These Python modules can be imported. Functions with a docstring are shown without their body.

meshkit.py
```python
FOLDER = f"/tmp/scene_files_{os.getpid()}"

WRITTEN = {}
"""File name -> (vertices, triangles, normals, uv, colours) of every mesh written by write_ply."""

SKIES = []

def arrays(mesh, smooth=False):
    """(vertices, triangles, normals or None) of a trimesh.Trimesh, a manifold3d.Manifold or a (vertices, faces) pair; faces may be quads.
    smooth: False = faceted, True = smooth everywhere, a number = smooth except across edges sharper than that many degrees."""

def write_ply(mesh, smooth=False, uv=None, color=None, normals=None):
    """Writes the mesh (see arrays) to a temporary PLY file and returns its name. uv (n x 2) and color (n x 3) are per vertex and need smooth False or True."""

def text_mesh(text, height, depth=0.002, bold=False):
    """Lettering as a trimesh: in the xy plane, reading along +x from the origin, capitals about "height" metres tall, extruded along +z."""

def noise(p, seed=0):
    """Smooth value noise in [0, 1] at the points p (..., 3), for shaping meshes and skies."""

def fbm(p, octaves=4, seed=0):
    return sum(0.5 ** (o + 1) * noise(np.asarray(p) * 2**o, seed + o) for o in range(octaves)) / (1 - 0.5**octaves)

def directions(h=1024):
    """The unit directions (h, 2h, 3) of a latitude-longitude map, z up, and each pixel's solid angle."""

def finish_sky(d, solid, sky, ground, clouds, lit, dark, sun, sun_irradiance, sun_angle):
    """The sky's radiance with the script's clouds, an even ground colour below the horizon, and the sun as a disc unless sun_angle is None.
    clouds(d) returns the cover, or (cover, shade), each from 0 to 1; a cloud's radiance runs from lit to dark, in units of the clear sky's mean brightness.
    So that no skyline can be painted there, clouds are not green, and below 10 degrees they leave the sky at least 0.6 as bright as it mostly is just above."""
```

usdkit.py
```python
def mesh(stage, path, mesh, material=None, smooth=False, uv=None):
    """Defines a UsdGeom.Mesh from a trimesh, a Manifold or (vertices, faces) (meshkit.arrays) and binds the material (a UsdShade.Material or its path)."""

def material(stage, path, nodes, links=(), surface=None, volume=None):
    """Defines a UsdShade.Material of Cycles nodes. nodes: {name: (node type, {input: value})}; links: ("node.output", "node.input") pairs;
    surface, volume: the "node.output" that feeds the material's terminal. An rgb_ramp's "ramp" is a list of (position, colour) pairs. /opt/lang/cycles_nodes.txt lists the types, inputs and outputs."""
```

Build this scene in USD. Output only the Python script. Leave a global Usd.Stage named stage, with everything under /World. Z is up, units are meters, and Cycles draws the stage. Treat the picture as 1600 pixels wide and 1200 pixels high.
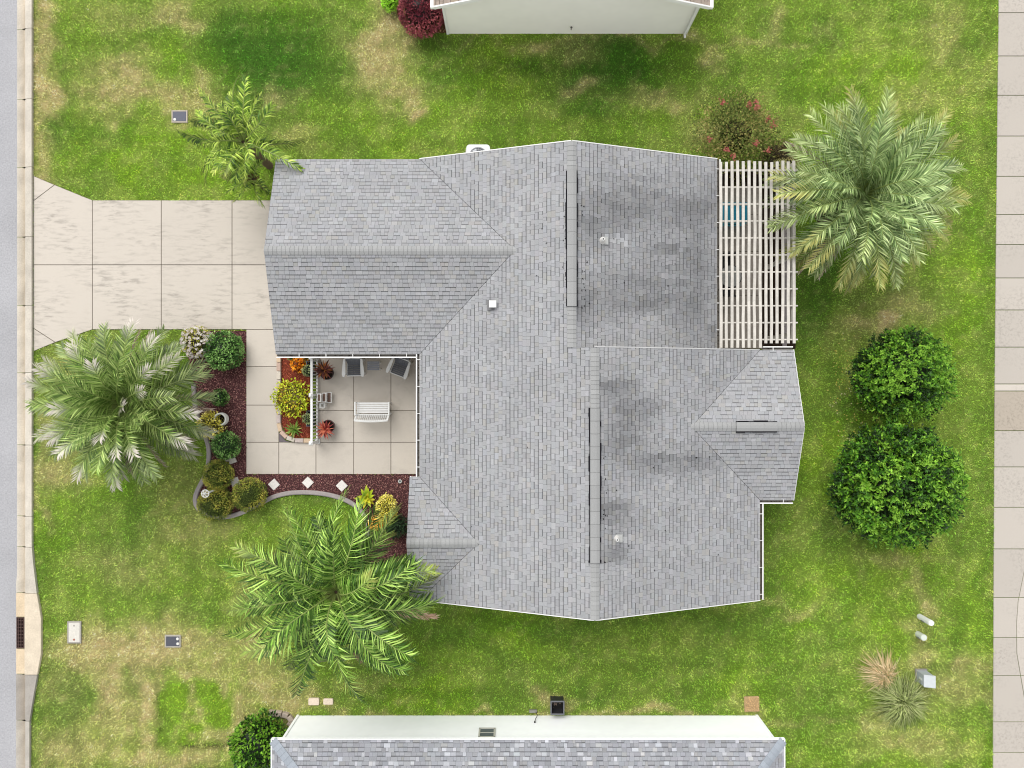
import math, random
import numpy as np
import trimesh, shapely
from shapely.geometry import Polygon, LineString, box as sbox
from shapely.ops import unary_union
import usdkit, meshkit
from meshkit import noise, fbm
from pxr import Usd, UsdGeom, UsdLux, UsdShade, Sdf, Gf, Vt

rng = np.random.default_rng(7)
stage = Usd.Stage.CreateInMemory()
UsdGeom.SetStageUpAxis(stage, UsdGeom.Tokens.z)
UsdGeom.SetStageMetersPerUnit(stage, 1.0)
UsdGeom.Xform.Define(stage, '/World')
UsdGeom.Scope.Define(stage, '/World/Looks')
T = Sdf.ValueTypeNames

# ---------------------------------------------------------------- camera, sky, sun, exposure
H, FPX = 26.7, 1067.0          # height of the drone, focal length in pixels of the 1600 px picture
cam = UsdGeom.Camera.Define(stage, '/World/camera')
cam.AddTranslateOp().Set(Gf.Vec3d(0, 0, H))
cam.CreateHorizontalApertureAttr(36.0)
cam.CreateVerticalApertureAttr(27.0)
cam.CreateFocalLengthAttr(36.0 * FPX / 1600)
cam.CreateClippingRangeAttr(Gf.Vec2f(0.5, 1000))
cam.CreateExposureAttr(0.80)

SUN_EL, SUN_AZ = math.radians(47), math.atan2(-0.42, 0.90)     # azimuth = atan2(x, y) towards the sun
sun = UsdLux.DistantLight.Define(stage, '/World/sun')
sun.CreateIntensityAttr(0.50)
sun.CreateAngleAttr(45.0)
sun.CreateColorAttr(Gf.Vec3f(1.0, 0.975, 0.94))
sun.GetPrim().CreateAttribute('inputs:normalize', T.Bool).Set(True)
sun.AddRotateZOp().Set(-math.degrees(SUN_AZ))
sun.AddRotateXOp().Set(-(90 - math.degrees(SUN_EL)))
dome = UsdLux.DomeLight.Define(stage, '/World/sky')
usdkit.material(stage, '/World/Looks/sky_air', {
    's': ('sky_texture', {'sky_type': 'single_scattering', 'sun_disc': False, 'sun_elevation': SUN_EL, 'sun_rotation': SUN_AZ}),
    'tc': ('texture_coordinate', {}),
    'n': ('noise_texture', {'scale': 2.2, 'detail': 5.0, 'roughness': 0.55}),
    'r': ('rgb_ramp', {'ramp': [(0.25, (0.78, 0.78, 0.78)), (0.6, (1, 1, 1))]}),
    'm': ('mix_color', {'b': (7.2, 7.2, 7.25), 'use_clamp': False}),
    'bg': ('background_shader', {'strength': 0.076})},
    [('tc.generated', 'n.vector'), ('n.fac', 'r.fac'), ('r.color', 'm.fac'), ('s.color', 'm.a'), ('m.result', 'bg.color')], surface='bg.background')
UsdShade.MaterialBindingAPI.Apply(dome.GetPrim()).Bind(UsdShade.Material.Get(stage, '/World/Looks/sky_air'))
dome.GetPrim().SetCustomDataByKey('kind', 'structure')


# ---------------------------------------------------------------- helpers
def W(px, py, z=0.0):
    """The place at height z that the photograph shows at pixel (px, py)."""
    s = (H - z) / FPX
    return np.array([(px - 800) * s, (600 - py) * s, z])


def WP(pts, z=0.0):
    return [tuple(W(x, y, z)[:2]) for x, y in pts]


def S(r, g, b, k=0.72):
    """sRGB picture colour -> surface colour."""
    c = np.array([r, g, b]) / 255.0
    return np.where(c <= 0.04045, c / 12.92, ((c + 0.055) / 1.055) ** 2.4) * k


_count = {}


def numbered(parent, name):
    n = _count.get((parent, name), 0)
    _count[(parent, name)] = n + 1
    return f'{parent}/{name}' if n == 0 else f'{parent}/{name}_{n:03d}'


def meta(prim, label=None, cat=None, group=None, kind=None):
    for k, v in (('label', label), ('category', cat), ('group', group), ('kind', kind)):
        if v:
            prim.SetCustomDataByKey(k, v)
    return prim


def thing(name, label=None, cat=None, loc=(0, 0, 0), rotz=0.0, group=None, kind=None):
    x = UsdGeom.Xform.Define(stage, numbered('/World', name))
    x.AddTranslateOp().Set(Gf.Vec3d(*map(float, loc)))
    x.AddRotateZOp().Set(math.degrees(rotz))
    meta(x.GetPrim(), label, cat, group, kind)
    return str(x.GetPath())


def put(parent, name, m, mat, smooth=False, off=(0, 0, 0), label=None, cat=None, group=None, kind=None):
    """m: an MB. One Mesh prim under parent."""
    V, F, C = m.get()
    V = V - np.asarray(off, float)
    path = numbered(parent, name)
    n = None
    if smooth:
        V2, F2, n = meshkit.arrays((V, F), True)
    g = UsdGeom.Mesh.Define(stage, path)
    g.CreatePointsAttr(Vt.Vec3fArray.FromNumpy(np.ascontiguousarray(V, np.float32)))
    g.CreateFaceVertexCountsAttr(Vt.IntArray.FromNumpy(np.full(len(F), 3, np.int32)))
    g.CreateFaceVertexIndicesAttr(Vt.IntArray.FromNumpy(np.ascontiguousarray(F, np.int32).ravel()))
    g.CreateSubdivisionSchemeAttr('none')
    if n is not None:
        g.CreateNormalsAttr(Vt.Vec3fArray.FromNumpy(n.astype(np.float32)))
        g.SetNormalsInterpolation('vertex')
    UsdGeom.PrimvarsAPI(g).CreatePrimvar('tint', T.Color3fArray, 'vertex').Set(Vt.Vec3fArray.FromNumpy(np.ascontiguousarray(C, np.float32)))
    UsdShade.MaterialBindingAPI.Apply(g.GetPrim()).Bind(MATS[mat])
    meta(g.GetPrim(), label, cat, group, kind)
    return path


class MB:
    """Collects coloured triangles."""

    def __init__(self):
        self.V, self.F, self.C, self.n = [], [], [], 0

    def add(self, V, F, C):
        V = np.asarray(V, float).reshape(-1, 3)
        F = np.asarray(F, int)
        if F.shape[1] == 4:
            F = np.vstack([F[:, [0, 1, 2]], F[:, [0, 2, 3]]])
        C = np.broadcast_to(np.asarray(C, float), (len(V), 3))
        self.V.append(V); self.F.append(F + self.n); self.C.append(C)
        self.n += len(V)
        return self

    def get(self):
        return np.vstack(self.V), np.vstack(self.F), np.vstack(self.C)

    def box(self, c, s, col, rot=0.0, ch=0.0):
        """Box centred at c, size s, turned about z, top edges chamfered by ch."""
        x, y, z = np.asarray(s, float) / 2
        ch = min(ch, 0.45 * min(x, y) * 2, z)
        q = lambda a, b, h: [(-a, -b, h), (a, -b, h), (a, b, h), (-a, b, h)]
        if ch > 0:
            V = q(x, y, -z) + q(x, y, z - ch) + q(x - ch, y - ch, z)
            rings = 3
        else:
            V = q(x, y, -z) + q(x, y, z)
            rings = 2
        V = np.array(V)
        F = [(3, 2, 1, 0)]
        for r in range(rings - 1):
            for i in range(4):
                a, b = r * 4 + i, r * 4 + (i + 1) % 4
                F.append((a, b, b + 4, a + 4))
        t = (rings - 1) * 4
        F.append((t, t + 1, t + 2, t + 3))
        cs, sn = math.cos(rot), math.sin(rot)
        V = V @ np.array([[cs, sn, 0], [-sn, cs, 0], [0, 0, 1]]) + np.asarray(c, float)
        return self.add(V, F, col)

    def beam(self, a, b, w, h, col, up=(0, 0, 1)):
        """Rectangular bar from a to b, w wide, h tall."""
        a, b = np.asarray(a, float), np.asarray(b, float)
        d = (b - a) / np.linalg.norm(b - a)
        s = np.cross(d, up)
        if np.linalg.norm(s) < 1e-6:
            s = np.cross(d, (0, 1, 0))
        s = s / np.linalg.norm(s) * w / 2
        u = np.cross(s, d); u = u / np.linalg.norm(u) * h / 2
        V = [p + i * s + j * u for p in (a, b) for i, j in ((-1, -1), (1, -1), (1, 1), (-1, 1))]
        return self.add(V, [(0, 1, 2, 3), (7, 6, 5, 4), (0, 4, 5, 1), (1, 5, 6, 2), (2, 6, 7, 3), (3, 7, 4, 0)], col)

    def tube(self, pts, r, col, n=8, cap=True):
        pts = np.asarray(pts, float)
        r = np.broadcast_to(np.asarray(r, float), (len(pts),))
        tg = np.gradient(pts, axis=0)
        tg /= np.linalg.norm(tg, axis=1)[:, None]
        ref = np.array([0, 0, 1.0]) if abs(tg[0, 2]) < 0.9 else np.array([1.0, 0, 0])
        V = []
        for p, t, rr in zip(pts, tg, r):
            s = np.cross(t, ref); s /= np.linalg.norm(s)
            u = np.cross(s, t)
            for k in range(n):
                a = 2 * math.pi * k / n
                V.append(p + rr * (math.cos(a) * s + math.sin(a) * u))
        F = []
        for i in range(len(pts) - 1):
            for k in range(n):
                a, b = i * n + k, i * n + (k + 1) % n
                F.append((a, b, b + n, a + n))
        F = [f for q in F for f in ((q[0], q[1], q[2]), (q[0], q[2], q[3]))]
        if cap:
            for k in range(1, n - 1):
                F.append((0, k + 1, k))
                e = (len(pts) - 1) * n
                F.append((e, e + k, e + k + 1))
        return self.add(V, F, col)

    def prism(self, poly, z0, z1, col, ch=0.0):
        """Vertical prism over a plan polygon (list or shapely), with a chamfered top edge."""
        if not isinstance(poly, Polygon):
            poly = Polygon(poly)
        poly = shapely.geometry.polygon.orient(poly)
        P = np.array(poly.exterior.coords)[:-1]
        n = len(P)
        top = P
        if ch > 0:
            d1 = P - np.roll(P, 1, 0); d1 /= np.maximum(np.linalg.norm(d1, axis=1), 1e-9)[:, None]
            d2 = np.roll(P, -1, 0) - P; d2 /= np.maximum(np.linalg.norm(d2, axis=1), 1e-9)[:, None]
            n1, n2 = np.c_[-d1[:, 1], d1[:, 0]], np.c_[-d2[:, 1], d2[:, 0]]
            m = n1 + n2
            m /= np.maximum((m * n1).sum(1), 0.3)[:, None]
            top = P + m * ch
        rings = [np.c_[P, np.full(n, z0)]]
        if ch > 0:
            rings.append(np.c_[P, np.full(n, z1 - ch)])
        rings.append(np.c_[top, np.full(n, z1)])
        V = np.vstack(rings)
        F = []
        for r in range(len(rings) - 1):
            for i in range(n):
                a, b = r * n + i, r * n + (i + 1) % n
                F += [(a, b, b + n), (a, b + n, a + n)]
        v2, f2 = trimesh.creation.triangulate_polygon(Polygon(top), engine='earcut')
        base = (len(rings) - 1) * n
        from scipy.spatial import cKDTree
        idx = cKDTree(top).query(np.asarray(v2)[:, :2])[1]
        for t in f2:
            a, b, c = idx[t]
            pa, pb, pc = top[a], top[b], top[c]
            if (pb[0] - pa[0]) * (pc[1] - pa[1]) - (pb[1] - pa[1]) * (pc[0] - pa[0]) < 0:
                b, c = c, b
            F.append((base + a, base + b, base + c))
        return self.add(V, F, col)

    def lathe(self, prof, col, n=20, c=(0, 0, 0)):
        prof = np.asarray(prof, float)
        V, F = [], []
        for r, z in prof:
            for k in range(n):
                a = 2 * math.pi * k / n
                V.append((c[0] + r * math.cos(a), c[1] + r * math.sin(a), c[2] + z))
        for i in range(len(prof) - 1):
            for k in range(n):
                a, b = i * n + k, i * n + (k + 1) % n
                F += [(a, b, b + n), (a, b + n, a + n)]
        return self.add(V, F, col)

    def leaves(self, P, D, N, L, Wd, C, fold=0.15):
        """Leaf blades: base P, direction D, normal N, length L, width Wd, colour C."""
        P, D, N = (np.asarray(a, float) for a in (P, D, N))
        n = len(P)
        D = D / np.linalg.norm(D, axis=1)[:, None]
        Sd = np.cross(D, N)
        Sd /= np.maximum(np.linalg.norm(Sd, axis=1), 1e-9)[:, None]
        N = np.cross(Sd, D)
        L = np.broadcast_to(L, (n,))[:, None]; Wd = np.broadcast_to(Wd, (n,))[:, None]
        mid = P + D * L * 0.45
        V = np.stack([P, mid + Sd * Wd / 2 + N * Wd * fold, P + D * L - N * L * 0.12, mid - Sd * Wd / 2 + N * Wd * fold], 1).reshape(-1, 3)
        b = np.arange(n)[:, None] * 4
        F = np.vstack([b + [0, 1, 2], b + [0, 2, 3]])
        C = np.broadcast_to(C, (n, 3))
        return self.add(V, F, np.repeat(C, 4, 0))


MATS = {}


def mat(name, rough=0.7, ns=12.0, amt=0.15, spec=0.3, bump=0.0, bs=60.0, stretch=(1, 1, 1), trans=0.0, metal=0.0, detail=4.0, low=0.0, lows=0.6):
    """Tint from the mesh, broken up by noise in space."""
    nodes = {
        'a': ('attribute', {'attribute': 'tint'}),
        'g': ('geometry', {}),
        'mp': ('vector_math', {'math_type': 'multiply', 'vector2': stretch}),
        'n': ('noise_texture', {'scale': ns, 'detail': detail, 'roughness': 0.6}),
        'r': ('rgb_ramp', {'ramp': [(0.25, (1 - amt,) * 3), (0.75, (1 + amt,) * 3)]}),
        'x': ('mix_color', {'blend_type': 'multiply', 'fac': 1.0, 'use_clamp': False}),
        'p': ('principled_bsdf', {'roughness': rough, 'specular_ior_level': spec, 'metallic': metal}),
    }
    links = [('g.position', 'mp.vector1'), ('mp.vector', 'n.vector'), ('n.fac', 'r.fac'), ('a.color', 'x.a'), ('r.color', 'x.b')]
    col = 'x.result'
    if low > 0:
        nodes['n2'] = ('noise_texture', {'scale': lows, 'detail': 5.0, 'roughness': 0.6})
        nodes['r2'] = ('rgb_ramp', {'ramp': [(0.3, (1 - low,) * 3), (0.65, (1 + low * 0.4,) * 3)]})
        nodes['x2'] = ('mix_color', {'blend_type': 'multiply', 'fac': 1.0, 'use_clamp': False})
        links += [('g.position', 'n2.vector'), ('n2.fac', 'r2.fac'), (col, 'x2.a'), ('r2.color', 'x2.b')]
        col = 'x2.result'
    links.append((col, 'p.base_color'))
    if bump > 0:
        nodes['bn'] = ('noise_texture', {'scale': bs, 'detail': 3.0})
        nodes['b'] = ('bump', {'strength': bump, 'distance': 0.02})
        links += [('g.position', 'bn.vector'), ('bn.fac', 'b.height'), ('b.normal', 'p.normal')]
    out = 'p.BSDF'
    if trans > 0:
        nodes['t'] = ('translucent_bsdf', {})
        nodes['mc'] = ('mix_closure', {'fac': trans})
        links += [(col, 't.color'), ('p.BSDF', 'mc.closure1'), ('t.BSDF', 'mc.closure2')]
        out = 'mc.closure'
    MATS[name] = usdkit.material(stage, f'/World/Looks/{name}', nodes, links, surface=out)


mat('grass_blade', rough=0.8, ns=3.0, amt=0.06, spec=0.1, trans=0.12)
mat('soil', rough=0.95, ns=25, amt=0.3, spec=0.1, bump=0.4, bs=40)
mat('leaf', rough=0.5, ns=6, amt=0.12, spec=0.3, trans=0.10)
mat('matte_leaf', rough=0.7, ns=6, amt=0.12, spec=0.2, trans=0.10)
mat('bark', rough=0.9, ns=14, amt=0.35, spec=0.1, bump=0.5, bs=30, stretch=(1, 1, 4))
mat('asphalt', rough=0.9, ns=16, amt=0.20, spec=0.2, bump=0.25, bs=90, low=0.12, lows=0.35)
mat('kerb_concrete', rough=0.85, ns=22, amt=0.14, spec=0.2, bump=0.12, bs=70, low=0.16, lows=1.3)
mat('concrete', rough=0.85, ns=30, amt=0.05, spec=0.2, bump=0.08, bs=80, low=0.08, lows=0.8)
mat('shingle', rough=0.9, ns=70, amt=0.20, spec=0.15, bump=0.15, bs=120)
mat('roof_deck', rough=0.95, ns=40, amt=0.2, spec=0.1)
mat('paint', rough=0.5, ns=9, amt=0.05, spec=0.4)
mat('siding', rough=0.55, ns=2, amt=0.025, spec=0.35)
mat('worn_paint', rough=0.65, ns=16, amt=0.10, spec=0.3, low=0.14, lows=3.0)
mat('plastic', rough=0.45, ns=12, amt=0.06, spec=0.45)
mat('metal', rough=0.55, ns=20, amt=0.2, spec=0.5, metal=0.3)
mat('mulch', rough=0.95, ns=60, amt=0.3, spec=0.1, trans=0.0)
mat('stone', rough=0.9, ns=25, amt=0.16, spec=0.2, bump=0.2, bs=50)

# driveway concrete with brushed dark streaks
def streaked(name, stretch, strength, scale=1.0):
    MATS[name] = usdkit.material(stage, f'/World/Looks/{name}', {
        'a': ('attribute', {'attribute': 'tint'}), 'g': ('geometry', {}),
        'mp': ('vector_math', {'math_type': 'multiply', 'vector2': stretch}),
        'n': ('noise_texture', {'scale': 2.0 * scale, 'detail': 6.0, 'roughness': 0.68, 'distortion': 0.4}),
        'r': ('rgb_ramp', {'ramp': [(0.36, (1 - strength,) * 3), (0.51, (1.0, 1.0, 1.0)), (0.7, (1.03, 1.03, 1.03))]}),
        'n2': ('noise_texture', {'scale': 0.55, 'detail': 4.0}),
        'r2': ('rgb_ramp', {'ramp': [(0.38, (0.0,) * 3), (0.62, (1.0,) * 3)]}),
        'n3': ('noise_texture', {'scale': 60.0, 'detail': 3.0}),
        'r3': ('rgb_ramp', {'ramp': [(0.3, (0.93,) * 3), (0.7, (1.05,) * 3)]}),
        'w': ('mix_color', {'a': (1, 1, 1), 'use_clamp': False}),
        'x': ('mix_color', {'blend_type': 'multiply', 'fac': 1.0, 'use_clamp': False}),
        'x3': ('mix_color', {'blend_type': 'multiply', 'fac': 1.0, 'use_clamp': False}),
        'b': ('bump', {'strength': 0.1, 'distance': 0.02}),
        'p': ('principled_bsdf', {'roughness': 0.85, 'specular_ior_level': 0.2})},
        [('g.position', 'mp.vector1'), ('mp.vector', 'n.vector'), ('n.fac', 'r.fac'), ('g.position', 'n2.vector'), ('n2.fac', 'r2.fac'),
         ('r2.color', 'w.fac'), ('r.color', 'w.b'), ('a.color', 'x.a'), ('w.result', 'x.b'), ('g.position', 'n3.vector'), ('n3.fac', 'r3.fac'),
         ('x.result', 'x3.a'), ('r3.color', 'x3.b'), ('x3.result', 'p.base_color'), ('n3.fac', 'b.height'), ('b.normal', 'p.normal')], surface='p.BSDF')

streaked('driveway_concrete', (0.9, 4.2, 1), 0.34)
streaked('patio_concrete', (1.2, 1.6, 1), 0.10)
streaked('sidewalk_concrete', (2.2, 2.2, 1), 0.24, 2.2)
MATS['pane'] = usdkit.material(stage, '/World/Looks/pane', {
    't': ('transparent_bsdf', {'color': (0.75, 0.8, 0.8)}), 'gl': ('glossy_bsdf', {'color': (0.9, 0.9, 0.9), 'roughness': 0.03}),
    'f': ('fresnel', {'IOR': 1.5}), 'm': ('mix_closure', {})},
    [('f.fac', 'm.fac'), ('t.BSDF', 'm.closure1'), ('gl.BSDF', 'm.closure2')], surface='m.closure')

WHITE = S(240, 240, 238, 0.80)

# ---------------------------------------------------------------- plan of the place (metres, from measured picture points)
HE = 2.5
XW, XNE, XSE = -3.27, 7.26, 8.78          # eaves: west, north-east, south-east
YN, YS, YSTEP = 7.97, -7.65, 1.20         # gable ends and the step between the two ridges
XR1, ZR1, XR2, ZR2 = 1.96, 4.304, 2.69, 4.556
SW_ = 0.345
GX0, GY0, GY1, GYR, GZR, GXR = -8.37, 1.06, 7.97, 4.515, 3.663, 0.10     # garage wing
PX0, PY0, PY1, PYR, PZR, PXR = -3.63, -7.65, -3.29, -5.47, 3.233, -1.147  # small south-west gable
EX1, EY0, EY1, EYR, EZR, EXR = 9.98, -4.11, 1.20, -1.455, 3.394, 6.13     # east wing

drive_polys = []
for y0, y1 in ((313, 414), (414, 515)):
    for x0, x1 in ((145, 252.5), (252.5, 363), (363, 480)):
        drive_polys.append([(x0, y0), (x1, y0), (x1, y1), (x0, y1)])
drive_polys += [[(53, 275), (86, 289), (53, 314)], [(53, 314), (86, 289), (145, 313), (145, 414), (53, 414)],
                [(53, 414), (145, 414), (145, 515), (87, 535), (53, 513)], [(53, 513), (87, 535), (53, 549)]]
patio_polys = [[(385, a), (436, a), (436, b), (385, b)] for a, b in ((515, 573), (573, 633), (633, 691), (691, 741))]
patio_polys += [[(436, 520), (494, 520), (494, 547), (436, 547)]]
patio_polys += [[(a, 691), (b, 691), (b, 741), (a, 741)] for a, b in ((436, 494), (494, 553), (553, 611), (611, 664))]
patio_polys += [[(a, c), (b, c), (b, d), (a, d)] for a, b in ((494, 553), (553, 611), (611, 664)) for c, d in ((525, 641.5), (641.5, 691))]
back_patio = [[(a, c), (b, c), (b, d), (a, d)] for a, b in ((1105, 1191),) for c, d in ((292, 335), (335, 393), (393, 462), (462, 545))]

bed_px = [(285, 517), (385, 517), (385, 741), (664, 741), (664, 880), (560, 880), (572, 850), (577, 828), (571, 803), (553, 787), (525, 775), (490, 769),
          (455, 769), (420, 778), (395, 794), (365, 807), (335, 809), (312, 798), (306, 782), (314, 762), (326, 740), (329, 715), (327, 690), (312, 655), (303, 600), (292, 545)]
border_px = [(545, 888), (565, 862), (576, 835), (575, 812), (565, 796), (545, 782), (520, 773.5), (490, 769), (455, 769), (425, 776), (400, 791), (375, 803), (350, 809),
             (325, 806), (308, 796), (303, 780), (312, 760), (324, 740), (328, 715), (327, 692), (315, 668), (306, 640), (303, 600)]
planter_px = [(440, 548), (487, 548), (487, 684), (462, 684), (447, 677), (440, 662)]
plant_block_px = [(434, 545), (489, 545), (489, 692), (458, 691), (443, 684), (436, 668)]
back_bed_px = [(1120, 262), (1243, 262), (1243, 545), (1191, 545), (1191, 292), (1120, 292)]
top_bed_px = [(618, -12), (702, -12), (702, 52), (660, 52), (638, 46), (624, 32), (618, 10)]

kerb_x = [(-400, 52.5), (850, 52.5), (880, 55), (926, 60.5), (945, 64), (965, 67), (1020, 67), (1053, 61), (1090, 54.5), (1125, 49), (1600, 49)]
KX = -773 * H / FPX                                            # street edge of the gutter
sw_left = [(-400, 1562), (0, 1560), (300, 1556.5), (600, 1553.5), (900, 1552), (1200, 1551), (1600, 1549)]

house_foot = unary_union([sbox(XW + .2, YS + .2, 8.5, YN - .2), sbox(GX0 + .2, 1.9, 0, YN - .2), sbox(PX0 + .2, PY0 + .2, 0, PY1 - .2), sbox(5, EY0 + .2, EX1 - .2, EY1)])
pl = lambda p: Polygon(WP(p))
paved = unary_union([pl(p) for p in drive_polys + patio_polys + back_patio])
kerb_area = Polygon([(KX - 30, -60)] + [(W(x, 0)[0], (600 - y) * H / FPX) for y, x in kerb_x[::-1]] + [(KX - 30, 60)])
walk_area = Polygon([((x - 800) * H / FPX, (600 - y) * H / FPX) for y, x in sw_left] + [(W(1645, 0)[0], -60), (W(1645, 0)[0], 60)])
top_house_foot = sbox(-2.5, 13.69, 6.78, 24)
low_house_foot = sbox(-8.36, -24, 9.56, -12.96)
no_grass = unary_union([house_foot, paved.buffer(-.02), kerb_area.buffer(-0.01), walk_area.buffer(-0.01), pl(bed_px), pl(planter_px), pl(plant_block_px), pl([(434, 530), (500, 530), (500, 696), (434, 696)]), pl(back_bed_px), pl(top_bed_px),
                        top_house_foot, low_house_foot, Polygon(WP([(1105, 255), (1200, 255), (1200, 545), (1105, 545)])),
                        LineString(WP(border_px)).buffer(0.08), sbox(*W(105, 1006)[:2], *W(126, 971)[:2]), sbox(*W(258, 1012)[:2], *W(283, 992)[:2]), sbox(*W(267, 192)[:2], *W(293, 172)[:2])])

# ---------------------------------------------------------------- lawn
G_BRIGHT, G_MID, G_DARK, G_LIME, G_TAN = (np.array(c) for c in (S(128, 166, 44, 1.1), S(120, 150, 56, 1.1), S(62, 110, 30, 1.05), S(158, 174, 88, 1.1), S(204, 184, 134, 1.1)))
TAN = [(228, 1105, 14, 70, .8), (376, 1115, 14, 60, .7), (300, 1178, 80, 9, .7), (305, 1056, 70, 7, .6), (66, 90, 22, 120, .75), (72, 240, 18, 60, .5), (190, 110, 46, 22, .55), (205, 150, 75, 22, .65), (285, 155, 45, 24, .65), (330, 188, 50, 14, .5), (240, 165, 60, 14, .45),
       (600, 55, 22, 75, .8), (585, 105, 30, 40, .6), (625, 140, 35, 22, .7), (650, 168, 14, 10, .8), (635, 40, 20, 40, .5), (455, 205, 35, 16, .35), (430, 145, 30, 14, .3), (575, 85, 12, 12, .6),
       (290, 30, 26, 20, .5), (215, 30, 60, 18, .25), (1114, 82, 9, 20, .6), (1080, 55, 12, 10, .5), (1035, 152, 50, 16, .4), (905, 125, 20, 12, .45), (870, 75, 60, 12, .3), (1205, 30, 12, 22, .4),
       (95, 735, 38, 26, .55), (66, 700, 16, 60, .35), (110, 700, 20, 14, .4), (270, 770, 30, 40, .25), (300, 830, 60, 30, .3), (62, 790, 10, 30, .4),
       (205, 1015, 120, 30, .75), (170, 1080, 22, 70, .65), (200, 1120, 20, 40, .6), (285, 1015, 45, 40, .6), (330, 1020, 30, 35, .5), (400, 1050, 50, 70, .55), (440, 1090, 45, 26, .6),
       (260, 1180, 120, 22, .6), (120, 1170, 60, 40, .45), (250, 1090, 10, 50, .6), (345, 1110, 14, 60, .45), (380, 1130, 40, 30, .6), (300, 1135, 50, 8, .4), (100, 1060, 40, 40, .25),
       (1385, 500, 22, 12, .8), (1345, 515, 45, 16, .4), (1410, 478, 50, 22, .35), (1300, 505, 20, 10, .3), (1425, 905, 14, 26, .45), (1447, 940, 9, 20, .5), (1425, 985, 12, 16, .45),
       (1440, 1030, 18, 22, .4), (1515, 1045, 18, 14, .5), (1480, 1080, 60, 22, .35), (1430, 1170, 60, 22, .4), (1380, 1130, 30, 14, .4), (1240, 945, 40, 10, .3), (1400, 870, 40, 10, .3),
       (860, 1092, 18, 10, .6), (870, 1118, 350, 4, .55), (1174, 1100, 20, 16, .4), (500, 1106, 28, 12, .5), (1470, 60, 26, 60, .25), (1500, 130, 40, 40, .2), (1420, 140, 50, 30, .2), (580, 1070, 40, 14, .2),
       (980, 62, 300, 4, .35), (1140, 200, 50, 26, .4), (120, 590, 60, 60, .25), (1090, 300, 20, 10, .2), (400, 905, 30, 50, .3), (200, 880, 60, 30, .2)]
DARK_AND_SHADE = [(420, 80, 105, 70, .95), (340, 60, 40, 40, .5), (965, 105, 95, 48, .95), (930, 165, 45, 18, .7), (830, 110, 28, 22, .6), (720, 120, 60, 22, .5), (690, 70, 60, 30, .5), (100, 210, 14, 30, .6), (170, 200, 60, 16, .4),
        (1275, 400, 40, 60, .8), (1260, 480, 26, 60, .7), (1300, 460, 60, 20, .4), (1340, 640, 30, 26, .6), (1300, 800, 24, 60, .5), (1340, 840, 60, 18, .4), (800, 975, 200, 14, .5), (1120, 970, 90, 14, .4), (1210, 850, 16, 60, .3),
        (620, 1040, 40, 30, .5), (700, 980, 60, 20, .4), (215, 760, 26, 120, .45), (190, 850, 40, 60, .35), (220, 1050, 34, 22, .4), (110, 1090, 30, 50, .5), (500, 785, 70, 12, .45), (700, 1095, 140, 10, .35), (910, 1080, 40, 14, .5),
        (1210, 950, 26, 60, .4), (1500, 1000, 12, 60, .3), (1260, 1120, 60, 60, .35), (1040, 1040, 60, 16, .25), (1230, 240, 30, 20, .4), (1490, 250, 20, 60, .3), (345, 700, 14, 60, .5), (60, 1080, 8, 80, .4), (58, 860, 10, 80, .4), (1548, 950, 8, 300, .4)]  # dark green turf, plus shade of house, palm and trees painted into the grass


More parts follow.
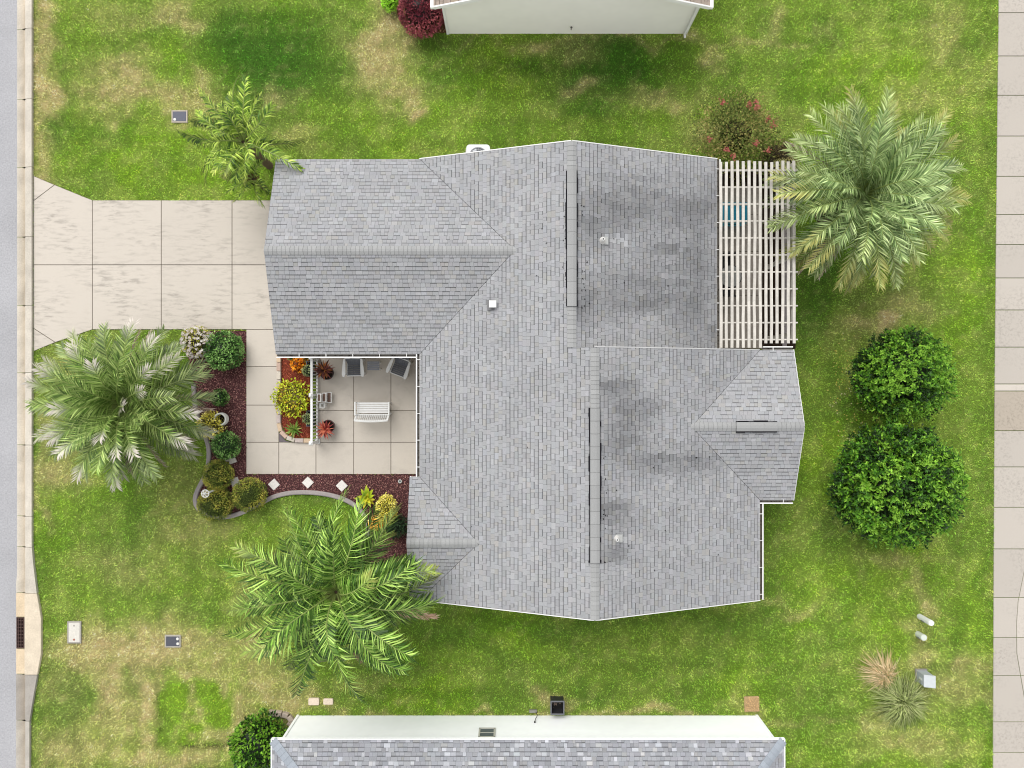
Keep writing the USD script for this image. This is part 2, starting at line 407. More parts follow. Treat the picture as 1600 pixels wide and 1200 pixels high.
def lawn(x, y):
    """Colour of the turf at (x, y): living green, worn and dry patches, and painted-in shade where the photograph has them."""
    p = np.stack([x, y, np.zeros_like(x)], -1)
    px, py = x * FPX / H + 800, 600 - y * FPX / H
    wob = (fbm(p * 0.9, 4, 5) - 0.5)
    wob2 = (fbm(p * 0.9 + 40, 4, 6) - 0.5)
    qx, qy = px + wob * 70, py + wob2 * 70
    n1, n2, n3 = fbm(p * 0.33, 4, 1), fbm(p * 1.6, 4, 2), fbm(p * 5.0, 3, 3)
    c = G_MID[None] * np.ones((len(x), 1))
    mix = lambda c, d, f: c * (1 - f[:, None]) + d[None] * f[:, None]
    c = mix(c, G_BRIGHT, np.clip((n1 - 0.42) * 4, 0, 1) * 0.8)
    c = mix(c, G_LIME, np.clip((n2 - 0.50) * 4.5, 0, 1) * 0.50)
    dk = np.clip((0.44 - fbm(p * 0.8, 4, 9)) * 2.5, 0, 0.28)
    for X, Y, rx, ry, s in DARK_AND_SHADE:
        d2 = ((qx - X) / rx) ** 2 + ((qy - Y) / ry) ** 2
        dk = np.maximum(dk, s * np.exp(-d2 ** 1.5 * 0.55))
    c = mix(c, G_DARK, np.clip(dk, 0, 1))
    tn = np.zeros_like(x)
    for X, Y, rx, ry, s in TAN:
        d2 = ((qx - X) / rx) ** 2 + ((qy - Y) / ry) ** 2
        tn = np.maximum(tn, s * np.exp(-d2 ** 1.3 * 0.6))
    tn = np.clip(tn * (0.55 + 0.9 * n3 + 0.5 * (n2 - 0.5)) + np.clip((n3 - 0.64) * 2.2, 0, 0.12), 0, 0.92)
    sod = (np.abs(px - 303) < 58) & (np.abs(py - 1115) < 50)
    tn = np.where(sod, np.clip((n2 - 0.50) * 3.0, 0, 0.5), tn)
    seam = (sod & (np.abs(px - 245 - wob * 20) < 2.2)) | ((np.abs(px - 300) < 56) & (np.abs(py - 1164 + wob * 12) < 2.0))
    c = mix(c, G_TAN, tn)
    c = np.where(seam[:, None], c * 0.35, c)
    mow = 1 + 0.07 * np.sin(py / 6.2 + wob * 2) * ((py > 930) | (py < 250)) + 0.08 * np.sin(px / 7.0 + wob * 2) * ((px < 420) & (py > 700)) + 0.06 * np.sin(px / 8.0) * (px > 1250)
    return c * (0.86 + 0.28 * n3)[:, None] * mow[:, None]


gx = np.r_[-160, -130, -100, -80, np.arange(-64, -24.5, 1.0), np.arange(-24, 24.01, 0.16), np.arange(25, 64.5, 1.0), 80, 100, 130, 160]
gy = np.r_[-160, -130, -100, -80, np.arange(-64, -18.5, 1.0), np.arange(-18, 18.01, 0.16), np.arange(19, 64.5, 1.0), 80, 100, 130, 160]
GX, GY = np.meshgrid(gx, gy, indexing='ij')
gp = np.c_[GX.ravel(), GY.ravel(), np.zeros(GX.size)]
ii = np.arange(GX.size).reshape(GX.shape)
gf = np.stack([ii[:-1, :-1], ii[1:, :-1], ii[1:, 1:], ii[:-1, 1:]], -1).reshape(-1, 4)
m = MB(); m.add(gp, gf, lawn(gp[:, 0], gp[:, 1]) * 0.5 + S(90, 80, 50, 0.12))
put('/World', 'ground', m, 'soil', kind='structure', label='flat lawn soil under the grass, reaching to the horizon', cat='ground')

NB = 1050000
bx, by = rng.uniform(-22.5, 22.5, NB), rng.uniform(-17, 17, NB)
ok = ~shapely.contains_xy(no_grass, bx, by)
bx, by = bx[ok], by[ok]
n = len(bx)
from scipy.ndimage import map_coordinates
cx_, cy_ = np.arange(-22.6, 22.61, .08), np.arange(-17.1, 17.11, .08)
CX, CY = np.meshgrid(cx_, cy_, indexing='ij')
grid = lawn(CX.ravel(), CY.ravel()).reshape(len(cx_), len(cy_), 3)
jx, jy = bx + rng.normal(0, .05, n), by + rng.normal(0, .05, n)
col = np.stack([map_coordinates(grid[..., k], [(jx + 22.6) / .08, (jy + 17.1) / .08], order=1, mode='nearest') for k in range(3)], 1)
q = np.stack([bx, by, np.zeros(n)], 1)
clump = noise(q * 11.0, 21) * .55 + noise(q * 23.0, 22) * .45
col = col * np.exp((clump - .5) * 1.65)[:, None]
th = rng.uniform(0, 2 * math.pi, n); tilt = np.radians(rng.uniform(15, 75, n))
Lb = rng.uniform(0.04, 0.095, n) * (.75 + .6 * clump); wb = rng.uniform(0.012, 0.026, n)
d = np.stack([np.cos(th) * np.sin(tilt), np.sin(th) * np.sin(tilt), np.cos(tilt)], 1)
sd = np.stack([-np.sin(th), np.cos(th), np.zeros(n)], 1)
root = np.stack([bx, by, np.zeros(n)], 1)
V = np.stack([root - sd * wb[:, None] / 2, root + sd * wb[:, None] / 2, root + d * Lb[:, None]], 1).reshape(-1, 3)
bc = col * rng.lognormal(0.14, 0.33, n)[:, None] * np.stack([rng.normal(1, .07, n), np.ones(n), rng.normal(1, .1, n)], 1)
m = MB(); m.add(V, np.arange(3 * n).reshape(-1, 3), np.repeat(np.clip(bc, 0.003, 0.8), 3, 0))
put('/World', 'lawn_grass', m, 'grass_blade', kind='stuff', label='short mown turf grass, green with dry tan patches, around the houses', cat='grass')

# ---------------------------------------------------------------- street, kerb, sidewalk, driveway, patio
m = MB()
sy = np.arange(-60, 60.1, 1.0)
for a, b in zip(sy[:-1], sy[1:]):
    m.add([(KX - 8, a, .004), (KX, a, .004), (KX, b, .004), (KX - 8, b, .004)], [(0, 1, 2, 3)], S(196, 196, 200, 0.62))
put('/World', 'street', m, 'asphalt', kind='structure', label='pale grey asphalt street along the left edge', cat='street')

kerb = thing('kerb', 'pale concrete gutter and kerb with joints along the street', 'kerb', kind='structure')
CREAM = S(226, 218, 204, 0.68)


def kerb_edge(py):
    return np.interp(py, [a for a, b in kerb_x], [b for a, b in kerb_x])


joints = [-370, -265, -160, -60, 46, 156, 262, 370.5, 477.5, 582.5, 695, 806, 854, 926]
def kerb_slab(y0, y1, tint, name='kerb_slab', hole=False):
    m = MB()
    prof = [(27, -.06), (27, .012), (37.5, .004), (39, .004), (41, .05), (43.5, .085), (48, .105), (None, .115), (None, -.06)]
    ys = np.linspace(y0, y1, max(2, int((y1 - y0) / 14) + 1))
    ys[0] += 0.35; ys[-1] -= 0.35
    V, C = [], []
    for y in ys:
        e = kerb_edge(y)
        for k, (x, z) in enumerate(prof):
            xx = e if x is None else x - (1.6 if y > 900 else 0) * (x < 30)
            w = W(xx, y)
            V.append((w[0], w[1], z))
            t = tint * (0.96 + 0.08 * rng.random())
            if k in (2, 3):
                t = t * np.array([.86, .80, .72]) * (0.85 + .3 * rng.random())
            C.append(t)
    q = len(prof)
    F = []
    for i in range(len(ys) - 1):
        for k in range(q):
            a, b = i * q + k, i * q + (k + 1) % q
            F.append((a, b, b + q, a + q))
    F = np.array(F)[:, ::-1]
    m.add(V, F, np.array(C))
    for i0 in (0, (len(ys) - 1) * q):
        P = np.array(V)[i0:i0 + q]
        m.add(P, [(0, k, k + 1) for k in range(1, q - 1)], tint)
    put(kerb, name, m, 'kerb_concrete')


for a, b in zip(joints[:-1], joints[1:]):
    kerb_slab(a, b, CREAM * rng.uniform(.9, 1.05))
kerb_slab(1053, 1125, S(178, 172, 164, .7)); kerb_slab(1125, 1235, S(196, 190, 180, .7)); kerb_slab(1235, 1345, CREAM); kerb_slab(1345, 1455, CREAM)
# storm inlet: gutter pieces above and below the grate, and a broad flat top behind it
INL = S(226, 206, 176, .74)
for y0, y1 in ((926.4, 963.6), (1013.6, 1052.6)):
    m = MB(); m.prism(WP([(25.4, y0), (41, y0), (41, y1), (25.4, y1)]), -.06, .012, INL, .004)
    put(kerb, 'gutter_slab', m, 'kerb_concrete')
m = MB(); m.prism(WP([(41.3, 926.4), (60.5, 926.4), (64, 945), (67, 965), (67, 1020), (61.2, 1052.6), (41.3, 1052.6)]), -.06, .115, S(228, 214, 192, .74), .012)
put(kerb, 'inlet_top', m, 'kerb_concrete')
g = thing('storm_grate', 'rusty brown iron storm drain grate set in the gutter', 'drain grate', W(33.4, 988.5))
c0 = W(33.4, 988.5)
gw, gl = 14.6 * H / FPX, 48.5 * H / FPX
RUST = S(96, 72, 66, .7)
m = MB()
for s in (-1, 1):
    m.box((s * (gw / 2 - .02), 0, .005), (.04, gl, .05), RUST, ch=.005)
    m.box((0, s * (gl / 2 - .02), .005), (gw - .08, .04, .05), RUST, ch=.005)
put(g, 'grate_frame', m, 'metal')
for k in range(1, 4):
    m = MB(); m.box((-gw / 2 + gw * k / 4, 0, .006), (.024, gl - .08, .044), RUST, ch=.004); put(g, 'grate_bar', m, 'metal')
for k in range(1, 9):
    m = MB(); m.box((0, -gl / 2 + gl * k / 9, .002), (gw - .08, .028, .03), RUST * .95); put(g, 'grate_crossbar', m, 'metal')
m = MB(); m.box((0, 0, -.012), (gw - .02, gl - .02, .03), S(36, 26, 26)); put(g, 'grate_pit', m, 'soil')

walk = thing('sidewalk', 'grey concrete sidewalk of square slabs along the right edge', 'sidewalk', kind='structure')
sj = [-170, -105, -42, 20.5, 88, 149.5, 213, 276, 335.5, 382.5, 434.5, 484.5, 542.5, 600, 611, 673, 729.5, 792.5, 857.5, 933.5, 996, 1055, 1127.5, 1175.5, 1240, 1302, 1365]
crack = Polygon(WP([(1601, 885), (1590, 940), (1587.5, 975), (1588, 1020), (1593, 1050), (1599, 1085), (1605, 1130), (1700, 1130), (1700, 885)]))
for a, b in zip(sj[:-1], sj[1:]):
    e = lambda y: np.interp(y, [q for q, w in sw_left], [w for q, w in sw_left])
    P = Polygon(WP([(e(a), a + .5), (1645, a + .5), (1645, b - .5), (e(b), b - .5)]))
    t = S(210, 202, 192, .67) * rng.uniform(.93, 1.03)
    if a == 600: t = t * 1.16
    if a == 611: t = t * np.array([.90, .86, .80])
    for poly, k in ((P.difference(crack.buffer(.012)), 1.0), (P.intersection(crack.buffer(-.012)), 1.10)):
        if poly.area > .01:
            m = MB(); m.prism(poly, -.06, .035, t * k, .008)
            put(walk, 'slab', m, 'sidewalk_concrete')

drive = thing('driveway', 'beige concrete driveway of large jointed slabs with dark brushed streaks', 'driveway', kind='structure')
for p in drive_polys:
    m = MB(); m.prism(Polygon(WP(p)).buffer(-.012, join_style=2), -.06, .03, S(221, 212, 200, .70) * rng.uniform(.95, 1.03), .006)
    put(drive, 'slab', m, 'driveway_concrete')
patio = thing('patio', 'beige concrete front walk and courtyard of square slabs', 'patio', kind='structure')
for p in patio_polys:
    m = MB(); m.prism(Polygon(WP(p)).buffer(-.010, join_style=2), -.06, .03, S(218, 209, 197, .71) * rng.uniform(.95, 1.03), .006)
    put(patio, 'slab', m, 'patio_concrete')
bp = thing('back_patio', 'grey beige concrete patio under the pergola slats', 'patio', kind='structure')
for p in back_patio:
    m = MB(); m.prism(Polygon(WP(p)).buffer(-.010, join_style=2), -.06, .03, S(184, 174, 164, .66), .006)
    put(bp, 'slab', m, 'patio_concrete')
m = MB()
for d in (drive_polys[:12], patio_polys, back_patio):
    for p in d:
        P = Polygon(WP(p)).buffer(.004, join_style=2)
        c = np.array(P.exterior.coords)[:-1]
        v2, f2 = trimesh.creation.triangulate_polygon(P, engine='earcut')
        m.add(np.c_[v2, np.full(len(v2), .006 + .0005 * (len(m.V) % 3))], f2, S(120, 108, 92, .55))
put('/World', 'joint_soil', m, 'soil', kind='structure', label='dark dirt in the joints between concrete slabs', cat='ground')


# ---------------------------------------------------------------- mulch beds
def bed(poly, name, label, col, z=.012):
    m = MB()
    v2, f2 = trimesh.creation.triangulate_polygon(poly, engine='earcut')
    f2 = np.array(f2)
    a = np.cross(v2[f2[:, 1]] - v2[f2[:, 0]], v2[f2[:, 2]] - v2[f2[:, 0]])
    f2[a < 0] = f2[a < 0][:, ::-1]
    m.add(np.c_[v2, np.full(len(v2), z)], f2, col)
    return put('/World', name, m, 'mulch', kind='structure', label=label, cat='mulch bed')


def chips(poly, dens, cols, name, label, size=(.025, .075)):
    x0, y0, x1, y1 = poly.bounds
    n = int((x1 - x0) * (y1 - y0) * dens)
    P = np.c_[rng.uniform(x0, x1, n), rng.uniform(y0, y1, n)]
    P = P[shapely.contains_xy(poly, P[:, 0], P[:, 1])]
    n = len(P)
    th = rng.uniform(0, 6.28, n); el = rng.normal(0, .35, n)
    D = np.stack([np.cos(th) * np.cos(el), np.sin(th) * np.cos(el), np.sin(el)], 1)
    N = np.stack([rng.normal(0, .4, n), rng.normal(0, .4, n), np.ones(n)], 1)
    C = np.array(cols)[rng.integers(0, len(cols), n)] * rng.lognormal(0, .35, n)[:, None]
    m = MB(); m.leaves(np.c_[P, rng.uniform(.015, .045, n)], D, N, rng.uniform(*size, n), rng.uniform(.012, .03, n), C, fold=.25)
    put('/World', name, m, 'mulch', kind='stuff', label=label, cat='mulch')


MULCH = [S(122, 80, 80, 1.1), S(104, 70, 72, 1.1), S(142, 98, 94, 1.1), S(170, 132, 122, 1.1), S(84, 54, 56, 1.1)]
bedp = pl(bed_px)
bed(bedp, 'mulch_bed', 'maroon bark mulch bed beside the front walk and courtyard', S(82, 54, 55, .8))
chips(bedp, 900, MULCH, 'mulch_chips', 'maroon bark chips covering the bed beside the front walk')
RED = [S(172, 92, 66, .95), S(146, 72, 54, .95), S(190, 112, 84, .95), S(116, 56, 44, .95)]
bed(pl(planter_px), 'red_mulch_bed', 'red bark mulch bed inside the tan block edging', S(130, 64, 48, .8))
chips(pl(planter_px), 900, RED, 'red_mulch_chips', 'red bark chips inside the tan block edging')
bed(pl(back_bed_px), 'dark_bed', 'dark planting soil beside the back patio under the pergola', S(58, 48, 40, .7), .010)
chips(pl(back_bed_px), 300, [S(70, 54, 44), S(52, 42, 34), S(90, 74, 58)], 'dark_chips', 'dark bark chips beside the back patio')
bed(pl(top_bed_px), 'leaf_strewn_bed', 'brown leaf strewn bed around the maroon shrub', S(110, 84, 60, .8))
chips(pl(top_bed_px), 700, [S(190, 150, 110), S(150, 100, 70), S(214, 180, 140), S(110, 70, 50)], 'dry_leaf_litter', 'tan dry leaves under the maroon shrub', (.05, .1))

m = MB()
bl = np.array(LineString(WP(border_px)).segmentize(.25).coords)
for k in range(3):
    bl[1:-1] = (bl[:-2] + 2 * bl[1:-1] + bl[2:]) / 4
tg = np.gradient(bl, axis=0); tg /= np.linalg.norm(tg, axis=1)[:, None]
nr = np.c_[-tg[:, 1], tg[:, 0]]
prof = [(-.09, -.03), (-.085, .075), (-.06, .1), (.05, .1), (.085, .07), (.09, -.03)]
V = np.array([[*(p + q * a), z] for p, q in zip(bl, nr) for a, z in prof])
F = [(i * 6 + k, i * 6 + k + 1, (i + 1) * 6 + k + 1, (i + 1) * 6 + k) for i in range(len(bl) - 1) for k in range(5)]
m.add(V, np.array(F)[:, ::-1], S(176, 168, 166, .7) * rng.uniform(.92, 1.06, (len(V), 1)))
put('/World', 'garden_border', m, 'stone', label='curving grey concrete border between mulch bed and lawn', cat='garden border')

# ---------------------------------------------------------------- the main house
house = thing('house', 'one storey house with grey shingle gable roofs in the middle of the photo', 'house')
WALL = S(226, 220, 208, .75)


def wall(parent, poly, z0, z1, col=WALL, name='wall', mt='siding'):
    m = MB(); m.prism(poly, z0, z1, col); put(parent, name, m, mt)


def gable(parent, pts, axis, at, th, col=WALL, name='gable_wall'):
    """Triangle or polygon in a vertical plane: axis 'x' = plane of constant x, 'y' = plane of constant y. pts: (horizontal, z)."""
    m = MB()
    v2, f2 = trimesh.creation.triangulate_polygon(Polygon(pts), engine='earcut')
    q = np.array(Polygon(pts).exterior.coords)[:-1]
    def lift(p, off):
        return np.c_[np.full(len(p), at + off), p] if axis == 'x' else np.c_[p[:, 0], np.full(len(p), at + off), p[:, 1]]
    for off in (-th / 2, th / 2):
        m.add(lift(np.asarray(v2), off), f2, col)
    k = len(q)
    m.add(np.vstack([lift(q, -th / 2), lift(q, th / 2)]), [(i, (i + 1) % k, k + (i + 1) % k, k + i) for i in range(k)], col)
    put(parent, name, m, 'siding')


wall(house, sbox(-2.9, -7.3, 6.85, 7.62), 0, 2.36)
wall(house, sbox(6.85, -7.3, 8.42, 1.1), 0, 2.36)
wall(house, sbox(-7.95, 1.95, -2.9, 7.62), 0, 2.36)
wall(house, sbox(-3.35, -7.3, -2.9, -3.64), 0, 2.36)
wall(house, sbox(8.42, -3.76, 9.6, .85), 0, 2.36)
gable(house, [(-2.9, 2.36), (6.85, 2.36), (XR1, ZR1 - .13)], 'y', 7.58, .08)
gable(house, [(-2.9, 2.36), (8.42, 2.36), (XR2, ZR2 - .13)], 'y', -7.26, .08)
gable(house, [(1.95, 2.36), (7.08, 2.36), (GYR, GZR - .13)], 'x', -7.91, .08)
gable(house, [(-7.3, 2.36), (-3.64, 2.36), (PYR, PZR - .13)], 'x', -3.31, .08)
gable(house, [(-3.76, 2.36), (.85, 2.36), (EYR, EZR - .13)], 'x', 9.56, .08)
gable(house, [(XR1 + .05, ZR1 - .2), (XR2, ZR2 - .12), (8.7, 2.44), (7.3, 2.40), (7.2, 2.44)], 'y', YSTEP - .06, .06)

# roof slopes: plan polygon and plane z = z0 + a x + b y, downhill direction
def plane(p, q, r):
    A = np.array([p, q, r], float)
    nrm = np.cross(A[1] - A[0], A[2] - A[0])
    return lambda x, y: A[0, 2] - (nrm[0] * (x - A[0, 0]) + nrm[1] * (y - A[0, 1])) / nrm[2]


slopes = {
    'w': ([(XW, YN), (XR1, YN), (XR1, YSTEP), (XR2, YSTEP), (XR2, YS), (XW, YS), (XW, PY0), (PXR, PYR), (XW, PY1), (XW, GY0), (GXR, GYR)],
          plane((XW, 0, HE), (XW, 1, HE), (XR2, 0, ZR2)), (-1, 0), XW),
    'ne': ([(XR1, YN), (XNE, YN), (XNE, YSTEP), (XR1, YSTEP)], plane((XR1, 0, ZR1), (XR1, 1, ZR1), (XNE, 0, HE)), (1, 0), XNE),
    'se': ([(XR2, YSTEP), (XSE, YSTEP), (EXR, EYR), (XSE, EY0), (XSE, YS), (XR2, YS)], plane((XR2, 0, ZR2), (XR2, 1, ZR2), (XSE, 0, HE)), (1, 0), XSE),
    'gn': ([(GX0, GY1), (XW, GY1), (GXR, GYR), (GX0, GYR)], plane((0, GYR, GZR), (1, GYR, GZR), (0, GY1, HE)), (0, 1), GY1),
    'gs': ([(GX0, GYR), (GXR, GYR), (XW, GY0), (GX0, GY0)], plane((0, GYR, GZR), (1, GYR, GZR), (0, GY0, HE)), (0, -1), GY0),
    'pn': ([(PX0, PY1), (XW, PY1), (PXR, PYR), (PX0, PYR)], plane((0, PYR, PZR), (1, PYR, PZR), (0, PY1, HE)), (0, 1), PY1),
    'ps': ([(PX0, PYR), (PXR, PYR), (XW, PY0), (PX0, PY0)], plane((0, PYR, PZR), (1, PYR, PZR), (0, PY0, HE)), (0, -1), PY0),
    'en': ([(EX1, EY1), (EX1, EYR), (EXR, EYR), (XSE, EY1)], plane((0, EYR, EZR), (1, EYR, EZR), (0, EY1, HE)), (0, 1), EY1),
    'es': ([(EX1, EYR), (EX1, EY0), (XSE, EY0), (EXR, EYR)], plane((0, EYR, EZR), (1, EYR, EZR), (0, EY0, HE)), (0, -1), EY0)}


def deck(m, poly, zf, th, col):
    poly = shapely.geometry.polygon.orient(Polygon(poly))
    q = np.array(poly.exterior.coords)[:-1]
    v2, f2 = trimesh.creation.triangulate_polygon(poly, engine='earcut')
    z = zf(v2[:, 0], v2[:, 1])
    m.add(np.c_[v2, z], f2, col)
    m.add(np.c_[v2, z - th], f2, WHITE)
    k = len(q); zq = zf(q[:, 0], q[:, 1])
    m.add(np.vstack([np.c_[q, zq - th], np.c_[q, zq]]), [(i, (i + 1) % k, k + (i + 1) % k, k + i) for i in range(k)], WHITE)


STREAKS = [(W(960, 377, 3.6), .80, .15, 1.28), (W(974, 840, 3.9), .45, .08, 1.22)]
ALGAE = [(960, 335, 50, 26), (930, 350, 26, 30), (1060, 395, 60, 12), (930, 455, 40, 16), (1030, 440, 70, 16), (920, 480, 24, 30), (1000, 480, 60, 16), (1080, 470, 30, 50), (1090, 330, 60, 40), (1110, 520, 14, 20), (975, 690, 26, 30),
         (960, 610, 26, 20), (985, 645, 26, 14), (1040, 720, 60, 14), (955, 800, 30, 20), (960, 860, 24, 10), (980, 660, 20, 10), (1090, 430, 24, 90), (1020, 300, 60, 16)]


def tab_tone(x, y, z, key):
    px, py = 800 + x * FPX / (H - z), 600 - y * FPX / (H - z)
    o = np.zeros_like(x)
    w = fbm(np.stack([x * 1.3, y * 1.3, o], -1), 4, 11)
    w2 = fbm(np.stack([x * 0.35, y * 3.0, o + 5], -1), 3, 12)
    t = 1.0 + (w - .5) * .20
    if key in ('ne', 'se'):
        f = o.copy()
        for X, Y, rx, ry in ALGAE:
            f = np.maximum(f, np.exp(-(((px - X + (w - .5) * 60) / (rx * 1.25)) ** 2 + ((py - Y + (w2 - .5) * 50) / (ry * 1.25)) ** 2) * .8))
        t = t * (1 - .38 * f * (.6 + .8 * w2)) * .96
    if key in ('gs', 'es'):
        t = t * (1 + (w2 - .5) * .12)
    for p, L, hw, k in STREAKS:
        f = (np.abs(y - p[1] + (w - .5) * .1) < hw) & (p[0] - L * .4 < x) & (x < p[0] + L * .6)
        t = np.where(f, t * (1 + (k - 1) * (.6 + .8 * w)), t)
    return t


def shingle_set(key, poly, zf, down, eave, course=.1355, wid=(.11, .24), base=S(182, 183, 186, .62), vary=.042, light=0.0, limit=None, band=.50):
    """Every tab of one slope as (area, V, F, C)."""
    P = Polygon(poly).buffer(-.006, join_style=2)
    shapely.prepare(P)
    dn = np.array(down, float); al = np.array([-dn[1], dn[0]])
    Q = np.array(Polygon(poly).exterior.coords)
    e = eave * dn.sum()
    vmax = (e - Q @ dn).max()
    u0, u1 = (Q @ al).min(), (Q @ al).max()
    if limit is not None:
        vmax = min(vmax, limit)
    R = random.Random(len(key) * 77 + int(abs(eave) * 100))
    rows = []
    for k in range(int(math.ceil(vmax / course)) + 1):
        v0 = k * course - .035
        u = u0 - R.random() * .3
        while u < u1:
            w = R.uniform(*wid)
            cut = R.random() < .60
            tone = R.gauss(1, vary) * (1.08 if R.random() < .08 else 1) * (1.42 if R.random() < light else 1)
            warm = R.random() < .10
            rows.append((u + .003, u + w - .003, v0, v0 + course, cut, R.uniform(.16, .28) if cut else .05, tone, R.gauss(0, .010) + .02 * warm, R.gauss(0, .012) - .05 * warm))
            u += w
    A = np.array(rows, float)
    a, b, v0, v1, cut, bf, tone, hr, hb = A.T
    bd = v1 - course * bf
    pt = lambda uu, vv: uu[:, None] * al + dn * (e - vv)[:, None]
    rect = np.stack([pt(a, v0), pt(b, v0), pt(b, v1), pt(a, v1)], 1)
    pg_ = shapely.polygons(rect)
    hit = shapely.intersects(P, pg_)
    ins = shapely.contains_properly(P, pg_)
    cen = rect.mean(1)
    cc = base * (tone * tab_tone(cen[:, 0], cen[:, 1], zf(cen[:, 0], cen[:, 1]), key))[:, None] * np.stack([1 + hr, np.ones(len(a)), 1 + hb], 1)
    lo = np.stack([pt(a, v0), pt(b, v0), pt(b, bd), pt(a, bd)], 1)
    hi = np.stack([pt(a, bd), pt(b, bd), pt(b, v1), pt(a, v1)], 1)
    ff = {}
    out = []
    for i in np.nonzero(hit)[0]:
        th = .014 if cut[i] else .020
        Vs, Fs, Cs, n0, area = [], [], [], 0, 0.0
        for q, k in ((lo[i], 1.0), (hi[i], band if cut[i] else .92)):
            if ins[i]:
                area += course * (b[i] - a[i]) / 2
            else:
                g_ = Polygon(q).intersection(P)
                if g_.geom_type != 'Polygon' or g_.area < 2e-4:
                    continue
                g_ = shapely.geometry.polygon.orient(g_)
                q = np.array(g_.exterior.coords)[:-1]; area += g_.area
            z = zf(q[:, 0], q[:, 1]) + th - (th - .005) * np.clip((e - q @ dn - v0[i]) / course, 0, 1)
            n = len(q)
            if n not in ff:
                F = [(0, j, j + 1) for j in range(1, n - 1)]
                for j in range(n):
                    h = (j + 1) % n
                    F += [(j, n + j, n + h), (j, n + h, h)]
                ff[n] = np.array(F)
            Vs += [np.c_[q, z], np.c_[q, z - th * 1.1]]; Fs.append(ff[n] + n0); Cs.append(np.repeat((cc[i] * k)[None], 2 * n, 0)); n0 += 2 * n
        if n0:
            out.append((area, np.vstack(Vs), np.vstack(Fs), np.vstack(Cs)))
    return out


def tabs_mb(ts):
    m = MB()
    for t in ts:
        m.add(*t[1:])
    return m


def ridge_caps(parent, a, b, hw, drop, col, step=.145, name='ridge_cap', lift=.028, every=1):
    """Bent cap shingles along a ridge from a to b; hw: half width in plan, drop: fall over that half width."""
    a, b = np.asarray(a, float), np.asarray(b, float)
    d = (b - a); L = np.linalg.norm(d); d /= L
    s = np.array([-d[1], d[0], 0]); s /= np.linalg.norm(s)
    n = max(1, int(L / step))
    for k in range(n):
        p0, p1 = a + d * (L * k / n + .003), a + d * (L * (k + 1) / n - .003)
        z0, z1 = lift, lift + .008
        V = []
        for p, z in ((p0, z0), (p1, z1)):
            for off, dz in ((-hw, -drop), (-hw * .25, -drop * .12), (hw * .25, -drop * .12), (hw, -drop)):
                V.append(p + s * off + np.array([0, 0, dz + z]))
        V = np.array(V); V = np.vstack([V, V - (0, 0, .016)])
        F = []
        for o, fl in ((0, 0), (8, 1)):
            for i in range(3):
                q = (o + i, o + i + 1, o + i + 5, o + i + 4)
                F.append(q if fl == 1 else q[::-1])
        for i in range(3):
            F += [(i, i + 1, i + 9, i + 8), (i + 4, i + 12, i + 13, i + 5)]
        F += [(0, 8, 12, 4), (3, 7, 15, 11)]
        m = MB(); m.add(V, F, col * rng.uniform(.93, 1.06))
        put(parent, name, m, 'shingle')


m = MB()
for key, (poly, zf, dn, ev) in slopes.items():
    deck(m, poly, zf, .11, S(70, 70, 74, .6))
roof = put(house, 'roof', m, 'roof_deck')
tabs = []
for key, (poly, zf, dn, ev) in slopes.items():
    tabs += shingle_set(key, poly, zf, dn, ev)
tabs.sort(key=lambda t: -t[0])
for t in tabs[:300]:
    put(roof, 'shingle', tabs_mb([t]), 'shingle')
put(roof, 'remaining_shingles', tabs_mb(tabs[300:]), 'shingle', kind='stuff')
CAP = S(183, 184, 184, .60)
ridge_caps(roof, (XR1, YN, ZR1), (XR1, 7.0, ZR1), .15, .05, CAP)
ridge_caps(roof, (XR1, 2.55, ZR1), (XR1, YSTEP + .0, ZR1), .15, .05, CAP)
ridge_caps(roof, (XR2, YSTEP - .02, ZR2), (XR2, -.78, ZR2), .14, .047, CAP)
ridge_caps(roof, (XR2, -5.8, ZR2), (XR2, YS, ZR2), .14, .047, CAP)
ridge_caps(roof, (GX0, GYR, GZR), (GXR + .05, GYR, GZR), .15, .05, CAP)
ridge_caps(roof, (PX0, PYR, PZR), (PXR + .05, PYR, PZR), .15, .05, CAP)
ridge_caps(roof, (EX1, EYR, EZR), (9.05, EYR, EZR), .15, .05, CAP)
ridge_caps(roof, (7.65, EYR, EZR), (EXR - .05, EYR, EZR), .15, .05, CAP)


def ridge_vent(a, b, hw, drop):
    """Raised vent strip: lid along the ridge on a dark mesh filter that shows at both sides."""
    a, b = np.asarray(a, float), np.asarray(b, float)
    d = (b - a); L = np.linalg.norm(d); d /= L
    s = np.array([-d[1], d[0], 0])
    m = MB()
    n = max(2, int(L / .4))
    for k in range(n):
        V = []
        for t in (k / n + .0008, (k + 1) / n - .0008):
            p = a + d * L * t
            for off, dz in ((-hw, -drop), (-hw * .3, -drop * .2), (hw * .3, -drop * .2), (hw, -drop)):
                V.append(p + s * off + np.array([0, 0, dz + .075]))
        V = np.array(V); V = np.vstack([V, V - (0, 0, .02)])
        F = []
        for o in (0, 8):
            for i in range(3):
                F.append((o + i, o + i + 1, o + i + 5, o + i + 4) if o else (o + i + 4, o + i + 5, o + i + 1, o + i))
        for i in range(3):
            F += [(i, i + 1, i + 9, i + 8), (i + 4, i + 12, i + 13, i + 5)]
        F += [(0, 8, 12, 4), (3, 7, 15, 11)]
        m.add(V, F, CAP * rng.uniform(.93, 1.0))
    v = put(roof, 'ridge_vent', m, 'shingle')


